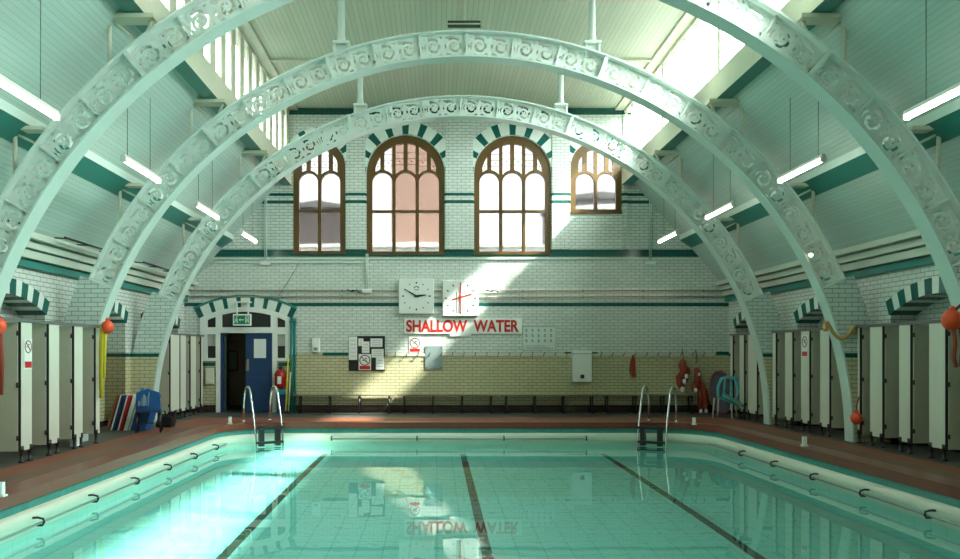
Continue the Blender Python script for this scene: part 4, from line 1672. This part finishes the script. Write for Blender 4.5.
# pipes under the eaves
for s, nm in ((-1, 'left'), (1, 'right')):
    for k in range(1, 4):
        y1 = W - BAY * k - (.0 if k else .3) - .5
        y0 = y1 - 1.7
        if s > 0:
            continue
        t = thing('eave_pipe', ['', 'dark bracketed pipe under the left eave just beyond the middle arch', 'dark bracketed pipe under the left eave between the two nearer arches', 'dark bracketed pipe under the left eave before the nearest arch'][k], 'pipe', (XC + s * 6.72, y0 + 1.2, 3.5), 'pipes under the left eave')
        MB().tube([(0, 0, 0), (0, 2.1, 0)], .022, 8).build('pipe', M_DKMET, t)
        for q in (.15, 1.0, 1.95):
            MB().tube([(0, q, 0), (s * .25, q, .02)], .012, 6).build('bracket', M_DKMET, t)

# ------------------------------------------------------------------ outside, blurred behind the frosted panes
YO = W + 5.2


def house(name, lab, x0, x1, y0, y1, h, wallm, roofm, pitch):
    t = thing(name, lab, 'building', ((x0 + x1) / 2, y0, -.3))
    hw = (x1 - x0) / 2
    MB().box(-hw, hw, 0, y1 - y0, 0, h + .3).build('wall', wallm, t)
    MB().prism([(-hw - .1, h + .3), (hw + .1, h + .3), (hw + .1, h + .35), (0, h + .35 + pitch), (-hw - .1, h + .35)], (-.1, y1 - y0 + .1), XZ).build('roof', roofm, t)


ox = lambda px: (px - VX) * (YO + .5) / F
M_PINKW = mat('pink_render', (.27, .172, .13), .8)
M_GREYW = mat('grey_brown_brick', (.06, .051, .047), .8)
M_SLATE = mat('slate', (.09, .09, .085), .7)
M_WHITEW = mat('white_render', (.85, .85, .83), .8)
house('house', 'pink rendered gable blurred behind the second arched window', ox(391), ox(462), YO + .6, YO + 4, 9.5, M_PINKW, M_SLATE, 1.5)
house('house', 'grey brown house blurred behind the first arched window', ox(280), ox(352), YO + .6, YO + 4, 6.55, M_GREYW, M_SLATE, .2)
house('house', 'grey house blurred behind the short fourth window', ox(556), ox(650), YO + .6, YO + 4, 6.85, M_SLATE, M_SLATE, .2)
house('outbuilding', 'low white outbuilding blurred behind the tall windows', ox(275), ox(555), YO - .6, YO + .4, 5.05, M_WHITEW, M_WHITEW, .1)
house('outbuilding', 'white outbuilding blurred low behind the fourth window', ox(566), ox(660), YO - .6, YO + .3, 6.3, M_WHITEW, M_WHITEW, .1)
struct(MB().box(-30, 30, W + 3.3, 70, -.5, -.3).build('ground_outside', mat('asphalt', (.2, .2, .2), .9)))

# ------------------------------------------------------------------ light
SKY_BASE, SKY_GLOW, SKY_GROUND = 4.4, 19.0, 0.7
wd = bpy.data.worlds.new('World')
SC.world = wd
wd.use_nodes = True
wt = wd.node_tree
bg = wt.nodes['Background']
tc = wt.nodes.new('ShaderNodeTexCoord')


def wmath(op, a, b=0.0):
    nd = wt.nodes.new('ShaderNodeMath')
    nd.operation = op
    for sck, v in zip(nd.inputs, (a, b)):
        if isinstance(v, (int, float)):
            sck.default_value = v
        else:
            wt.links.new(v, sck)
    return nd.outputs[0]


# hazy bright sky, brightest on the sunny right hand side; dull ground below the horizon
dp = wt.nodes.new('ShaderNodeVectorMath')
dp.operation = 'DOT_PRODUCT'
wt.links.new(tc.outputs['Generated'], dp.inputs[0])
dp.inputs[1].default_value = Vector((.80, -.25, .55)).normalized()
sx = wt.nodes.new('ShaderNodeSeparateXYZ')
wt.links.new(tc.outputs['Generated'], sx.inputs[0])
glow = wmath('POWER', wmath('MAXIMUM', dp.outputs['Value'], 0.0), 2.0)
skyl = wmath('ADD', wmath('MULTIPLY', glow, SKY_GLOW), SKY_BASE)
up = wmath('MINIMUM', wmath('MAXIMUM', wmath('MULTIPLY', wmath('ADD', sx.outputs[2], 0.03), 12.0), 0.0), 1.0)
lum = wmath('ADD', wmath('MULTIPLY', skyl, up), SKY_GROUND)
bg.inputs[0].default_value = (0.95, 1.0, 0.99, 1)
wt.links.new(lum, bg.inputs[1])
# light portals in the two clerestories (sampling guides only)
for s in (-1, 1):
    pt = bpy.data.lights.new('skylight_portal', 'AREA')
    pt.shape = 'RECTANGLE'
    pt.size = W - YN
    pt.size_y = 1.45
    pt.cycles.is_portal = True
    po = bpy.data.objects.new('skylight_portal', pt)
    C.objects.link(po)
    po.location = (XC + s * 4.58, (W + YN) / 2, 7.32)
    po.rotation_euler = Matrix(((0, 0, s), (1, 0, 0), (0, s, 0))).to_euler()

sun = bpy.data.lights.new('sun', 'SUN')
sun.energy = 17
sun.angle = math.radians(2.5)
sun.color = (1.0, 0.96, 0.88)
so = bpy.data.objects.new('sun', sun)
C.objects.link(so)
so.rotation_euler = Vector((-.98, .45, -1)).to_track_quat('-Z', 'Y').to_euler()
sun.cycles.is_caustics_light = True

SC.view_settings.view_transform = 'Standard'
SC.view_settings.look = 'None'
SC.view_settings.exposure = 0.75
SC.view_settings.gamma = 1
SC.view_settings.use_curve_mapping = False
cy = SC.cycles
cy.max_bounces = 10
cy.diffuse_bounces = 5
cy.glossy_bounces = 4
cy.transmission_bounces = 6
cy.transparent_max_bounces = 8
cy.sample_clamp_indirect = 6
cy.use_denoising = True
